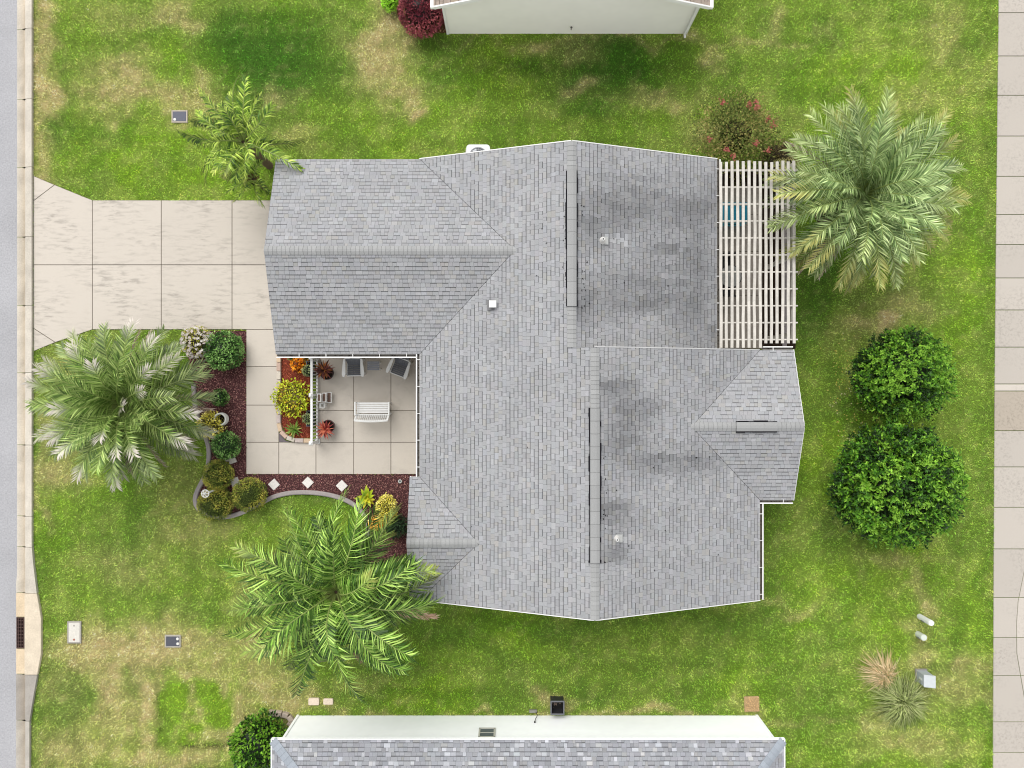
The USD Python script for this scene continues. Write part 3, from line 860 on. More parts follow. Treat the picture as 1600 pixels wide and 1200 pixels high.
def vent_filter(a, b, hw, drop):
    a, b = np.asarray(a, float), np.asarray(b, float)
    d = (b - a); L = np.linalg.norm(d); d /= L
    s = np.array([-d[1], d[0], 0])
    for sg in (-1, 1):
        m = MB()
        k = 0
        while k < L - .02:
            w = rng.uniform(.12, .5)
            e = min(k + w, L)
            p, q = a + d * k, a + d * (e - .004)
            wd = rng.uniform(.03, .07)
            o = s * sg * (hw + wd / 2 - .012)
            m.beam(p + o + (0, 0, -drop + .030), q + o + (0, 0, -drop + .030), wd, .045, S(38, 38, 42, .7))
            k = e
        put(roof, 'vent_filter', m, 'roof_deck')


for a, b in (((XR1, 7.0, ZR1), (XR1, 2.55, ZR1)), ((XR2, -.78, ZR2), (XR2, -5.8, ZR2)), ((9.05, EYR, EZR), (7.65, EYR, EZR))):
    ridge_vent(a, b, .155, .05)
    vent_filter(a, b, .155, .05)


# gutters, fascia, rakes
def gutter(a, b, out, parent=house, w=.135, brackets=True, col=WHITE):
    """Open white channel from a to b (plan points), outwards direction out."""
    a, b, o = np.array(a, float), np.array(b, float), np.array(out, float)
    z = HE - .005
    m = MB()
    prof = [(0.0, z), (0.0, z - .11), (.015, z - .12), (w - .03, z - .12), (w, z - .05), (w, z + .004), (w - .042, z + .004), (w - .042, z - .045), (w - .045, z - .1), (.015, z - .1), (.012, z)]
    k = len(prof)
    V = np.array([[*(p + o * x), zz] for p in (a, b) for x, zz in prof])
    C = np.tile(col, (2 * k, 1)); C[[7, 8, 9, 10, k + 7, k + 8, k + 9, k + 10]] = S(112, 106, 98)
    F = [(i, (i + 1) % k, k + (i + 1) % k, k + i) for i in range(k)]
    m.add(V, F, C)
    for e in (0, k):
        m.add(V[e:e + k], [(1, 2, 9), (2, 3, 8), (2, 8, 9), (3, 4, 7), (3, 7, 8), (4, 5, 6), (4, 6, 7), (0, 1, 9), (0, 9, 10)], col)
    # wet leaf litter lying in the channel
    L = np.linalg.norm(b - a)
    n = max(3, int(L * 14)); t = rng.random(n)
    P = np.c_[a + (b - a) * t[:, None] + o * rng.uniform(.02, w - .05, n)[:, None], np.full(n, z - .092)]
    m.leaves(P, rng.normal(0, 1, (n, 3)) * (1, 1, .1), np.c_[rng.normal(0, .2, (n, 2)), np.ones(n)], rng.uniform(.04, .1, n), .03, S(60, 52, 44) * rng.uniform(.5, 1.3, (n, 1)))
    gp = put(parent, 'gutter', m, 'paint')
    if brackets:
        for t in np.arange(.35, L, .95):
            p = a + (b - a) / L * t
            m = MB(); m.beam([*(p - o * .06), z + .018], [*(p + o * (w - .02)), z + .008], .022, .012, WHITE); put(gp, 'bracket', m, 'paint')


def trim(a, b, w=.028, h=.15, name='rake_board', col=WHITE):
    m = MB(); m.beam(a, b, w, h, col); put(house, name, m, 'paint')


gutter((XW, PY1), (XW, GY0), (-1, 0))
gutter((XW - .12, GY0), (GX0 + .02, GY0), (0, -1))
gutter((XNE, YN), (XNE, YSTEP + .02), (1, 0))
gutter((XSE + .12, EY1 + .004), (EX1 - .02, EY1 + .004), (0, 1))
gutter((EX1 - .02, EY0), (XSE + .0, EY0), (0, -1))
gutter((XSE, EY0 - .14), (XSE, YS), (1, 0))
dz = -.072
for y, o, pts in ((YN, .02, [(XW, HE), (XR1, ZR1), (XNE, HE)]), (YS, -.02, [(XW, HE), (XR2, ZR2), (XSE, HE)])):
    for (x0, z0), (x1, z1) in zip(pts[:-1], pts[1:]):
        trim((x0, y + o, z0 + dz), (x1, y + o, z1 + dz))
for x, o, pts in ((GX0, .03, [(GY0, HE), (GYR, GZR), (GY1, HE)]), (PX0, .03, [(PY0, HE), (PYR, PZR), (PY1, HE)]), (EX1, .02, [(EY0, HE), (EYR, EZR), (EY1, HE)])):
    for (y0, z0), (y1, z1) in zip(pts[:-1], pts[1:]):
        trim((x + o, y0, z0 + dz - .04), (x + o, y1, z1 + dz - .04))
trim((XR2, YSTEP + .015, ZR2 - .035), (XSE, YSTEP + .015, HE - .035), .03, .07, 'step_flashing', S(214, 214, 214, .7))

# roof penetrations
for (px, py, key) in ((941, 376, 'ne'), (963, 841, 'se')):
    zf = slopes[key][1]
    c = W(px, py, 3.8); z = zf(c[0], c[1]); c = W(px, py, z)
    m = MB(); m.lathe([(.045, -.05), (.045, .28), (.032, .28), (.032, .1)], WHITE, 14, c)
    vp = put(house, 'vent_pipe', m, 'paint', smooth=False)
    m = MB(); m.lathe([(.14, 0), (.10, .05), (.06, .12), (.046, .13)], S(214, 212, 208), 16, c); put(vp, 'pipe_boot', m, 'paint')
    m = MB(); m.box((c[0] + .05, c[1], zf(c[0] + .05, c[1]) + .02), (.30, .26, .02), S(196, 198, 196, .58)); put(vp, 'flashing', m, 'paint')
    m = MB(); m.lathe([(.001, .1), (.033, .1)], S(20, 20, 20), 12, c); put(vp, 'pipe_mouth', m, 'plastic')
zf = slopes['w'][1]
c = W(770, 476, 3.5); z = zf(c[0], c[1]); c = W(770, 476, z)
m = MB(); m.box((c[0], c[1], z + .06), (.16, .16, .2), WHITE, ch=.01)
vb = put(house, 'exhaust_vent', m, 'paint')
m = MB(); m.box((c[0], c[1], z + .185), (.25, .24, .05), WHITE, ch=.018); put(vb, 'vent_cap', m, 'paint')
m = MB(); m.box((c[0] - .01, c[1] - .02, z + .018), (.36, .36, .012), S(120, 120, 122)); put(vb, 'flashing', m, 'paint')
# small dark debris lying on the slopes, mostly beside the vents
dm = MB()
for k in range(84):
    key = ('w', 'ne', 'se')[k % 3]
    if k < 50:
        px, py = ((888 + rng.normal(0, 6), rng.uniform(310, 500)) if key == 'w' else (908 + abs(rng.normal(0, 7)), rng.uniform(310, 500)) if key == 'ne' else (941 + abs(rng.normal(0, 8)), rng.uniform(700, 880)))
    else:
        px, py = {'w': (rng.uniform(700, 880), rng.uniform(300, 880)), 'ne': (rng.uniform(920, 1100), rng.uniform(270, 520)), 'se': (rng.uniform(950, 1150), rng.uniform(700, 900))}[key]
    zf = slopes[key][1]
    c = W(px, py, 3.8); c = W(px, py, zf(c[0], c[1]))
    if not Polygon(slopes[key][0]).contains(shapely.Point(c[0], c[1])):
        continue
    a = rng.uniform(0, 6.28)
    dm.box((c[0], c[1], zf(c[0], c[1]) + .03), (rng.uniform(.02, .055), rng.uniform(.015, .03), .02), S(44, 42, 44) * rng.uniform(.6, 1.6), a, .006)
put('/World', 'roof_debris', dm, 'bark', kind='stuff', label='small dark bits of debris lying on the grey roof near the ridge vents', cat='debris')
# openings that show from the side
def window(parent, c, w, h, axis, col=WHITE):
    """Window on a wall face: axis is the outward unit vector in plan."""
    o = np.array([*axis, 0.0]); s = np.array([-axis[1], axis[0], 0.0]); c = np.array(c, float)
    m = MB()
    for sg in (-1, 1):
        m.beam(c + s * sg * w / 2 - (0, 0, h / 2), c + s * sg * w / 2 + (0, 0, h / 2), .06, .07, col, up=o)
        m.beam(c - s * (w / 2 + .03) + (0, 0, sg * h / 2), c + s * (w / 2 + .03) + (0, 0, sg * h / 2), .07, .06, col)
    m.beam(c - s * w / 2, c + s * w / 2, .05, .04, col)
    wf = put(parent, 'window', m, 'paint')
    m = MB(); m.beam(c - s * (w / 2 - .02) + o * .012, c + s * (w / 2 - .02) + o * .012, .012, h - .05, S(120, 130, 136, .5)); put(wf, 'pane', m, 'plastic')
for c, w, h, ax in (((-2.9, -.9, 1.35), 1.5, 1.4, (-1, 0)), ((-3.35, -5.5, 1.3), 1.4, 1.3, (-1, 0)), ((2, 7.62, 1.35), 1.2, 1.2, (0, 1)), ((9.6, -1.5, 1.35), 1.8, 1.3, (1, 0)), ((8.42, -5.8, 1.35), 1.4, 1.3, (1, 0)), ((3, -7.3, 1.35), 1.2, 1.2, (0, -1)), ((-5.2, 7.62, 1.4), .9, 1.0, (0, 1))):
    window(house, c, w, h, ax)
m = MB()
for k in range(4):
    m.box((-7.97, 4.75, .3 + k * .53), (.05, 4.6, .51), WHITE)
put(house, 'garage_door', m, 'paint')
m = MB(); m.box((-2.92, .75, 1.04), (.06, .92, 2.04), S(120, 60, 50)); fd = put(house, 'front_door', m, 'paint')
m = MB(); m.box((-2.97, .42, 1.0), (.05, .04, .14), S(180, 170, 130)); put(fd, 'handle', m, 'metal')

# ---------------------------------------------------------------- pergola
ZP = 2.52
pg = thing('pergola', 'off white pergola of long slats over cross joists behind the house', 'pergola')
PGC = S(218, 213, 204, .74)
yA, yB = (600 - 253) * (H - ZP) / FPX, YSTEP + .08
nsl = 14
for k in range(nsl):
    x = W(1126 + k * (1240.5 - 1126) / (nsl - 1), 0, ZP + .04)[0]
    m = MB()
    yb = yB if k < 8 else yB + .16
    segs = np.linspace(yA + rng.uniform(-.03, .03), yb, 9)
    wob = rng.normal(0, .006, 9)
    for i in range(8):
        m.beam((x + wob[i], segs[i], ZP + .045), (x + wob[i + 1], segs[i + 1], ZP + .045), .098, .038, PGC * rng.uniform(.93, 1.03))
    put(pg, 'slat', m, 'worn_paint')
for k in range(11):
    y = W(0, 266 + k * 26.45, ZP)[1]
    m = MB(); m.beam((W(1128, 0, ZP)[0], y, ZP - .05), (W(1246.5, 0, ZP)[0], y, ZP - .05), .045, .14, PGC * .98)
    put(pg, 'joist', m, 'worn_paint')
m = MB(); m.beam((9.92, W(0, 572, ZP)[1], ZP - .05), (W(1246.5, 0, ZP)[0], W(0, 558, ZP)[1], ZP - .05), .045, .14, PGC)
xb = W(1241, 0, ZP)[0]
m = MB(); m.beam((xb, yA, ZP - .20), (xb, yB + .3, ZP - .20), .09, .16, PGC); put(pg, 'beam', m, 'worn_paint')
for y in (yA - .15, (yA + yB) / 2, yB + .5):
    m = MB(); m.box((xb, y, 1.13), (.12, .12, 2.26), PGC, ch=.01); m.box((xb, y, .06), (.18, .18, .12), PGC, ch=.01); put(pg, 'post', m, 'worn_paint')

# ---------------------------------------------------------------- neighbours
def hip_roof_house():
    h = thing('neighbour_house', 'white walled house with blue grey shingle hip roof at the bottom edge', 'house')
    X0, X1, Y1, Y0 = -8.54, 9.68, -12.66, -24.0
    he = 2.4
    wc = S(246, 248, 252, .96)
    m = MB()
    nb = 14
    for k in range(nb):      # lap siding boards
        z0, z1 = k * 2.36 / nb, (k + 1) * 2.36 / nb
        x0, x1, y1 = -8.36, 9.56, -12.96
        V = [(x0, y1, z0), (x1, y1, z0), (x1, y1 - .008, z1), (x0, y1 - .008, z1)]
        m.add(V, [(1, 0, 3, 2)], wc)
        m.add([(x0, y1 - .012, z0), (x1, y1 - .012, z0), (x1, y1, z0), (x0, y1, z0)], [(0, 1, 2, 3)], wc)
    m.prism(sbox(-8.36, -23.7, 9.56, -12.975), 0, 2.36, wc)
    w = put(h, 'wall', m, 'siding')
    for x in (-8.36, 9.56):
        m = MB(); m.box((x, -12.97, 1.18), (.09, .09, 2.36), wc); put(h, 'corner_board', m, 'siding')
    s = .336
    ins = 5.67
    ridge_y = (Y0 + Y1) / 2
    zr = he + s * ins
    A, B, C, D = (X0, Y1), (X1, Y1), (X1, Y0), (X0, Y0)
    R0, R1 = (X0 + ins, ridge_y), (X1 - ins, ridge_y)
    pn = plane((0, Y1, he), (1, Y1, he), (0, ridge_y, zr)); ps = plane((0, Y0, he), (1, Y0, he), (0, ridge_y, zr))
    pw = plane((X0, 0, he), (X0, 1, he), (X0 + ins, 0, zr)); pe = plane((X1, 0, he), (X1, 1, he), (X1 - ins, 0, zr))
    m = MB()
    dk = S(96, 98, 106, .6)
    for poly, zf in (([A, R0, R1, B], pn), ([D, C, R1, R0], ps), ([A, D, R0], pw), ([B, R1, C], pe)):
        deck(m, poly, zf, .1, dk)
    rf = put(h, 'roof', m, 'roof_deck')
    base = S(174, 176, 182, .62)
    tb = shingle_set('nn', [A, R0, R1, B], pn, (0, 1), Y1, .136, (.09, .24), base, .08, .15, band=.5)
    ot = shingle_set('nw', [A, (X0, Y0), R0], pw, (-1, 0), X0, .136, (.09, .24), base, .08, .15, band=.5)
    ot += shingle_set('nx', [B, R1, (X1, Y0)], pe, (1, 0), X1, .136, (.09, .24), base, .08, .15, band=.5)
    vis = [t for t in tb if t[1][:, 1].mean() > Y1 - .95]
    rest = [t for t in tb if t[1][:, 1].mean() <= Y1 - .95] + ot
    vis.sort(key=lambda t: -t[0])
    for t in vis[:300]:
        put(rf, 'shingle', tabs_mb([t]), 'shingle')
    put(rf, 'remaining_shingles', tabs_mb(vis[300:] + rest), 'shingle', kind='stuff')
    hc = S(176, 184, 194, .62)
    k = ins
    ridge_caps(rf, (X0 + .02, Y1 - .02, he), (X0 + k, Y1 - k, he + s * k), .16, .03, hc, .2, 'hip_cap')
    ridge_caps(rf, (X1 - .02, Y1 - .02, he), (X1 - k, Y1 - k, he + s * k), .16, .03, hc, .2, 'hip_cap')
    m = MB()
    m.beam((X0, Y1 + .02, he - .05), (X1, Y1 + .02, he - .05), .035, .13, wc)
    m.beam((X0 - .02, Y1 + .035, he - .05), (X0 - .02, Y0, he - .05), .035, .13, wc)
    m.beam((X1 + .02, Y1 + .035, he - .05), (X1 + .02, Y0, he - .05), .035, .13, wc)
    put(h, 'fascia', m, 'paint')
    window(h, (-.93, -12.95, 1.37), .56, .62, (0, 1), S(206, 204, 196))
    return h


hip_roof_house()


def top_house():
    h = thing('neighbour_house', 'beige house wall with tan shingle gable roof at the top edge', 'house')
    wc = S(234, 232, 227, .97)
    m = MB()
    nb = 14
    for k in range(nb):
        z0, z1 = k * 2.5 / nb, (k + 1) * 2.5 / nb
        m.add([(-2.5, 13.69, z0), (6.78, 13.69, z0), (6.78, 13.698, z1), (-2.5, 13.698, z1)], [(0, 1, 2, 3)], wc)
        m.add([(-2.5, 13.70, z0), (6.78, 13.70, z0), (6.78, 13.69, z0), (-2.5, 13.69, z0)], [(3, 2, 1, 0)], wc)
    m.prism(sbox(-2.5, 13.705, 6.78, 24), 0, 2.42, wc)
    put(h, 'wall', m, 'siding')
    gable(h, [(-2.5, 2.4), (6.78, 2.4), (2.14, 3.95)], 'y', 13.74, .08, wc)
    for x in (-2.5, 6.78):
        m = MB(); m.box((x, 13.71, 1.22), (.1, .1, 2.44), S(240, 240, 238, .8)); put(h, 'corner_board', m, 'siding')
    X0, X1, XR, Y0, he = -2.78, 7.02, 2.12, 13.38, 2.5
    zr = he + .336 * 4.9
    pw = plane((X0, 0, he), (X0, 1, he), (XR, 0, zr)); pe = plane((X1, 0, he), (X1, 1, he), (XR, 0, zr))
    m = MB(); dk = S(110, 98, 90, .6)
    deck(m, [(X0, Y0), (XR, Y0), (XR, 24), (X0, 24)], pw, .1, dk); deck(m, [(XR, Y0), (X1, Y0), (X1, 24), (XR, 24)], pe, .1, dk)
    rf = put(h, 'roof', m, 'roof_deck')
    base = S(178, 164, 152, .66)
    t = shingle_set('tw', [(X0, Y0), (XR, Y0), (XR, Y0 + 6), (X0, Y0 + 6)], pw, (-1, 0), X0, base=base) + shingle_set('te', [(XR, Y0), (X1, Y0), (X1, Y0 + 6), (XR, Y0 + 6)], pe, (1, 0), X1, base=base)
    put(rf, 'shingles', tabs_mb(t), 'shingle', kind='stuff')
    for x in (X0, X1):
        m = MB(); m.beam((x, Y0 - .025, he - .04), (XR, Y0 - .025, zr - .04), .05, .15, WHITE); put(h, 'rake_board', m, 'paint')
        s = -1 if x < 0 else 1
        m = MB(); m.beam((x + s * .06, Y0 - .04, he - .05), (x + s * .06, 24, he - .05), .12, .12, WHITE); put(h, 'gutter', m, 'paint')
    m = MB(); m.tube([(6.72, 13.62, 2.3), (6.72, 13.62, .12), (6.75, 13.5, .06)], .045, WHITE); put(h, 'downspout', m, 'paint')
    m = MB(); c = (2.27, 13.69, .55)
    m.tube([c, (c[0], c[1] - .08, c[2]), (c[0], c[1] - .1, c[2] - .06)], .018, S(90, 80, 70)); m.box((c[0], c[1] - .07, c[2] + .045), (.09, .02, .03), S(70, 66, 66)); put(h, 'faucet', m, 'metal')


top_house()


# ---------------------------------------------------------------- plants
def unit(n):
    d = rng.normal(0, 1, (n, 3))
    return d / np.linalg.norm(d, axis=1)[:, None]


def crown_points(n, R, rz, rough=.18, freq=2.6, seed=0, lo=.72, low_cut=-.35):
    d = unit(n * 2)
    d = d[d[:, 2] > low_cut][:n]
    f = 1 + rough * 2 * (fbm(d * freq + seed * 7.1, 3, seed) - .5)
    r = f * rng.uniform(lo, 1.0, len(d)) ** .6
    P = d * r[:, None] * np.array([R, R, rz])
    return P, d, f


def core(m, R, rz, z, col, rough=.18, freq=2.6, seed=0, k=.74):
    ic = trimesh.creation.icosphere(3)
    d = np.array(ic.vertices)
    f = 1 + rough * 2 * (fbm(d * freq + seed * 7.1, 3, seed) - .5)
    V = d * f[:, None] * np.array([R, R, rz]) * k + (0, 0, z)
    V[:, 2] = np.maximum(V[:, 2], .02)
    m.add(V, ic.faces, col)


def shrub(px, py, rpx, rz, label, cols, name='shrub', cat='shrub', leaf=.07, n=2500, zc=None, mt='leaf', rough=.14, freq=2.6, seed=0, wr=.5, ex=1.0, spiky=.55, extra=None, group=None, stemc=S(84, 66, 50), lo=.72, corecol=None, up=.35, corek=.74):
    """Rounded shrub: stem, twiggy inside and many separate leaves. ex: stretch along x."""
    zc = rz * .75 if zc is None else zc
    R = rpx * (H - zc) / FPX
    c = W(px, py, zc)
    t = thing(name, label, cat, (c[0], c[1], 0), group=group)
    m = MB()
    for k in range(5):
        a = k * 1.256 + seed
        m.tube([(0, 0, -.02), (.12 * R * math.cos(a), .12 * R * math.sin(a), zc * .5), (.5 * R * math.cos(a), .5 * R * math.sin(a), zc + rz * .2)], [.03, .025, .008], stemc, 6)
    put(t, 'stem', m, 'bark')
    P, d, f = crown_points(n, R, rz, rough, freq, seed, lo)
    P = P * (ex, 1 / ex, 1) + (0, 0, zc)
    kp = P[:, 2] > .03
    P, d = P[kp], d[kp]; k = len(P)
    D = d * spiky + unit(k) * .6 + (0, 0, up)
    N = d + unit(k) * .45 + (0, 0, .5)
    cols = np.array(cols)
    cl = np.clip((fbm(P * 2.2 / R + seed, 3, seed + 3) - .5) * 3 + .5 + rng.normal(0, .28, k), 0, .999)
    C = cols[(cl * len(cols)).astype(int)] * rng.lognormal(0, .18, k)[:, None]
    m = MB()
    L = rng.uniform(.7, 1.25, k) * leaf
    m.leaves(P, D, N, L, L * wr, C)
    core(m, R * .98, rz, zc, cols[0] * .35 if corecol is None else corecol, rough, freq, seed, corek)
    if ex != 1.0:
        m.V[-1] = m.V[-1] * (ex, 1 / ex, 1)
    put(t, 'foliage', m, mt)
    if extra:
        extra(t, R, rz, zc)
    return t


def flowers(cols, n, size, top=.2, name='flower_cluster', petals=5, clusters=None, spread=.06, one=True):
    def go(t, R, rz, zc):
        P, d, f = crown_points(n, R * 1.03, rz * 1.03, .15, 2.6, 0, .9, top)
        if clusters:
            ctr = P[:clusters]
            groups = [ctr[i] + rng.normal(0, spread, (n // clusters, 3)) for i in range(clusters)]
        else:
            groups = [P]
        for gpts in groups:
            k = len(gpts)
            Q = np.repeat(gpts + (0, 0, zc), petals, 0)
            a = np.tile(np.arange(petals) * 2 * math.pi / petals, k) + np.repeat(rng.uniform(0, 6, k), petals)
            D = np.c_[np.cos(a), np.sin(a), rng.uniform(.1, .5, len(a))]
            N = np.c_[rng.normal(0, .2, (len(a), 2)), np.ones(len(a))]
            C = np.array(cols)[np.repeat(rng.integers(0, len(cols), k), petals)] * rng.uniform(.85, 1.1, (len(a), 1))
            m = MB(); m.leaves(Q, D, N, size * rng.uniform(.8, 1.2, len(a)), size * .7, C); put(t, name, m, 'matte_leaf', kind='stuff')
    return go


DKG = [S(44, 76, 30, 1.0), S(66, 106, 44, 1.05), S(92, 136, 62, 1.1), S(136, 174, 98, 1.1)]
TRG = [S(26, 52, 10, .95), S(52, 94, 18, .95), S(84, 134, 28, .95), S(124, 168, 52, 1.0)]
BOX = [S(74, 88, 36, 1.2), S(104, 118, 48, 1.3), S(134, 142, 60, 1.35), S(160, 154, 70, 1.35)]
YEL = [S(186, 178, 70, 1.2), S(214, 206, 96, 1.2), S(234, 226, 140, 1.2)]


def round_tree(px, py, rpx, rz, zc, label, seed, n, leaf):
    """Dense round tree: trunk with limbs, and a crown of leaf sprigs."""
    R = rpx * (H - zc) / FPX
    c = W(px, py, zc)
    t = thing('round_tree', label, 'tree', (c[0], c[1], 0))
    m = MB(); m.tube([(0, 0, -.05), (.03, .02, .5), (0, .04, zc * .8)], [.12, .09, .07], S(96, 80, 64), 10)
    tr = put(t, 'trunk', m, 'bark')
    for k in range(9):
        a = k * .698 + seed; e = rng.uniform(.2, .9)
        p1 = np.array([math.cos(a) * R * .45, math.sin(a) * R * .45, zc + rz * e * .4])
        p2 = np.array([math.cos(a) * R * .8, math.sin(a) * R * .8, zc + rz * e * .75])
        m = MB(); m.tube([(0, 0, zc * .6), p1, p2], [.05, .03, .01], S(90, 76, 60), 6); put(t, 'limb', m, 'bark')
    # sprig centres, then leaves round each sprig
    P, d, f = crown_points(n, R, rz, .20, 3.6, seed, .5, -.45)
    P[:, :2] *= 1.0
    k = len(P)
    nl = 11
    ax = d + unit(k) * .55 + (0, 0, .35); ax /= np.linalg.norm(ax, axis=1)[:, None]
    Q = np.repeat(P, nl, 0) + np.repeat(ax, nl, 0) * np.tile(np.linspace(0, .15 if R < 2 else .26, nl), k)[:, None] * rng.uniform(.5, 1.3, (k * nl, 1)) + rng.normal(0, .02, (k * nl, 3))
    D = np.repeat(ax, nl, 0) * .55 + unit(k * nl) * .95
    N = np.repeat(d, nl, 0) * .5 + unit(k * nl) * .45 + (0, 0, .8)
    cols = np.array(TRG)
    cl = np.clip((fbm(P * 1.6, 3, seed + 3) - .5) * 2 + .5 + rng.normal(0, .22, k) - .25 * (d[:, 2] < 0), 0, .999)
    idx = np.clip(np.repeat(cl, nl) * len(cols) + rng.normal(0, .5, k * nl) + np.tile(np.linspace(-.5, .8, nl), k), 0, len(cols) - .01).astype(int)
    C = cols[idx] * rng.lognormal(0, .15, k * nl)[:, None]
    L = rng.uniform(.7, 1.3, k * nl) * leaf
    m = MB(); m.leaves(Q + (0, 0, zc), D, N, L, L * .48, C)
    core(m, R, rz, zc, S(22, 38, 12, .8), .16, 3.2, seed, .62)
    put(t, 'crown', m, 'leaf')
    return t


round_tree(1410, 587, 70, 1.45, 1.75, 'rounded leafy green tree, upper of two by the sidewalk', 3, 1900, .10)
round_tree(1400, 757, 90, 1.7, 2.1, 'larger shaggy rounded green tree, lower of two by the sidewalk', 8, 2500, .125)


def frond(m, base, az, elev, L, droop, nl, lmax, cols, tipcol=None, tipat=.8, tipk=.0, vee=.35, wid=.032, curl=0.0, twist=0.0, rach=S(150, 168, 92), ang=(72, 24), sag=.35, start=.14):
    """One pinnate frond: arching midrib with two rows of leaflets."""
    ns = 22
    t = np.linspace(0, 1, ns)
    el = elev - droop * t ** 1.35 + rng.normal(0, .03)
    a = az + curl * t ** 1.5
    d = np.stack([np.cos(el) * np.cos(a), np.cos(el) * np.sin(a), np.sin(el)], 1)
    pts = np.asarray(base) + np.vstack([[0, 0, 0], np.cumsum((d[1:] + d[:-1]) / 2 * L / (ns - 1), 0)])
    m.tube(pts, np.linspace(.034, .010, ns), rach, 5)
    tt = np.repeat(np.linspace(start, .995, nl), 2) + rng.uniform(-.004, .004, nl * 2)
    sg = np.tile([-1.0, 1.0], nl)
    P = np.stack([np.interp(tt, t, pts[:, k]) for k in range(3)], 1)
    Tn = np.stack([np.interp(tt, t, d[:, k]) for k in range(3)], 1)
    s = np.stack([-np.sin(np.interp(tt, t, a)), np.cos(np.interp(tt, t, a)), np.zeros(len(tt))], 1)
    up = np.cross(Tn, s)
    tw = twist * tt
    s, up = s * np.cos(tw)[:, None] + up * np.sin(tw)[:, None], up * np.cos(tw)[:, None] - s * np.sin(tw)[:, None]
    an = np.radians(np.interp(tt, [0, 1], ang) + rng.normal(0, 6, len(tt)))
    ve = vee + rng.normal(0, .12, len(tt))
    D = Tn * np.cos(an)[:, None] + (s * sg[:, None] * np.cos(ve)[:, None] + up * np.sin(ve)[:, None]) * np.sin(an)[:, None]
    ll = lmax * np.interp(tt, [0, .12, .35, .75, 1], [.35, .75, 1, .85, .52]) * rng.uniform(.88, 1.1, len(tt))
    n = len(tt)
    wv = np.cross(D, up); wv /= np.maximum(np.linalg.norm(wv, axis=1), 1e-6)[:, None]
    wv = wv * .8 + Tn * .25
    mid = P + D * (ll * .5)[:, None]
    D2 = D + np.array([0, 0, -1.0]) * (sag * rng.uniform(.5, 1.5, n))[:, None]
    D2 /= np.linalg.norm(D2, axis=1)[:, None]
    tip = mid + D2 * (ll * .5)[:, None]
    hw = wid / 2
    V = np.stack([P - wv * hw * .6, P + wv * hw * .6, mid - wv * hw, mid + wv * hw, tip], 1).reshape(-1, 3)
    b = np.arange(n)[:, None] * 5
    F = np.vstack([b + [0, 1, 3], b + [0, 3, 2], b + [2, 3, 4]])
    cols = np.array(cols)
    C = cols[rng.integers(0, len(cols), n)] * rng.lognormal(0, .22, n)[:, None]
    C = np.repeat(C[:, None], 5, 1)
    if tipcol is not None and tipk > 0:
        f = np.clip((tt - tipat) / .15, 0, 1)[:, None] * tipk
        w = np.array([.25, .25, .8, .8, 1.0])[None] * f + f * .15
        w = np.clip(w, 0, 1)[..., None]
        C = C * (1 - w) + np.asarray(tipcol) * w
    m.add(V, F, C.reshape(-1, 3))


def palm(name, label, px, py, zc, frs, trunk_r, cat='palm tree', trunk=True, base=None, mt='leaf'):
    c = W(px, py, zc)
    t = thing(name, label, cat, (c[0], c[1], 0))
    zs = np.linspace(-.05, zc - .05, 14)
    m = MB()
    rr = trunk_r * (1 + .12 * np.cos(np.arange(14) * math.pi)) * np.linspace(1.15, .95, 14)
    m.tube(np.c_[np.zeros(14), np.zeros(14), zs], rr, S(120, 104, 86) * .9, 12)
    put(t, 'trunk', m, 'bark')
    m = MB()
    for k in range(16):      # leaf bases in the crown's middle
        a = k * 2.4; m.tube([(0, 0, zc - .25), (.14 * math.cos(a), .14 * math.sin(a), zc - .02), (.26 * math.cos(a), .26 * math.sin(a), zc + .12)], [.05, .05, .025], S(136, 118, 80) * .8, 6)
    put(t, 'crown_shaft', m, 'bark')
    for kw in frs:
        m = MB()
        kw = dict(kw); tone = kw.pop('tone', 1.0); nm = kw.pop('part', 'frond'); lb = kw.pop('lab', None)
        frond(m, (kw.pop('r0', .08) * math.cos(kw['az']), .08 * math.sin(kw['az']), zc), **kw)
        fb = rng.uniform(.78, 1.15) * tone  # tone dims the low fronds: darker old green, with crown shade painted in
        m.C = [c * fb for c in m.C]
        put(t, nm, m, mt, label=lb)


DATE = [S(122, 146, 88, 1.05), S(146, 168, 108, 1.1), S(174, 192, 134, 1.15), S(92, 118, 66, .95)]
DATE2 = [S(104, 132, 58, 1.0), S(130, 154, 78, 1.0), S(160, 180, 104, 1.05), S(80, 108, 44, .95)]
QUEEN = [S(84, 122, 40, .9), S(118, 156, 60, 1.0), S(166, 198, 98, 1.1), S(56, 90, 30, .85)]
GA = 2.39996


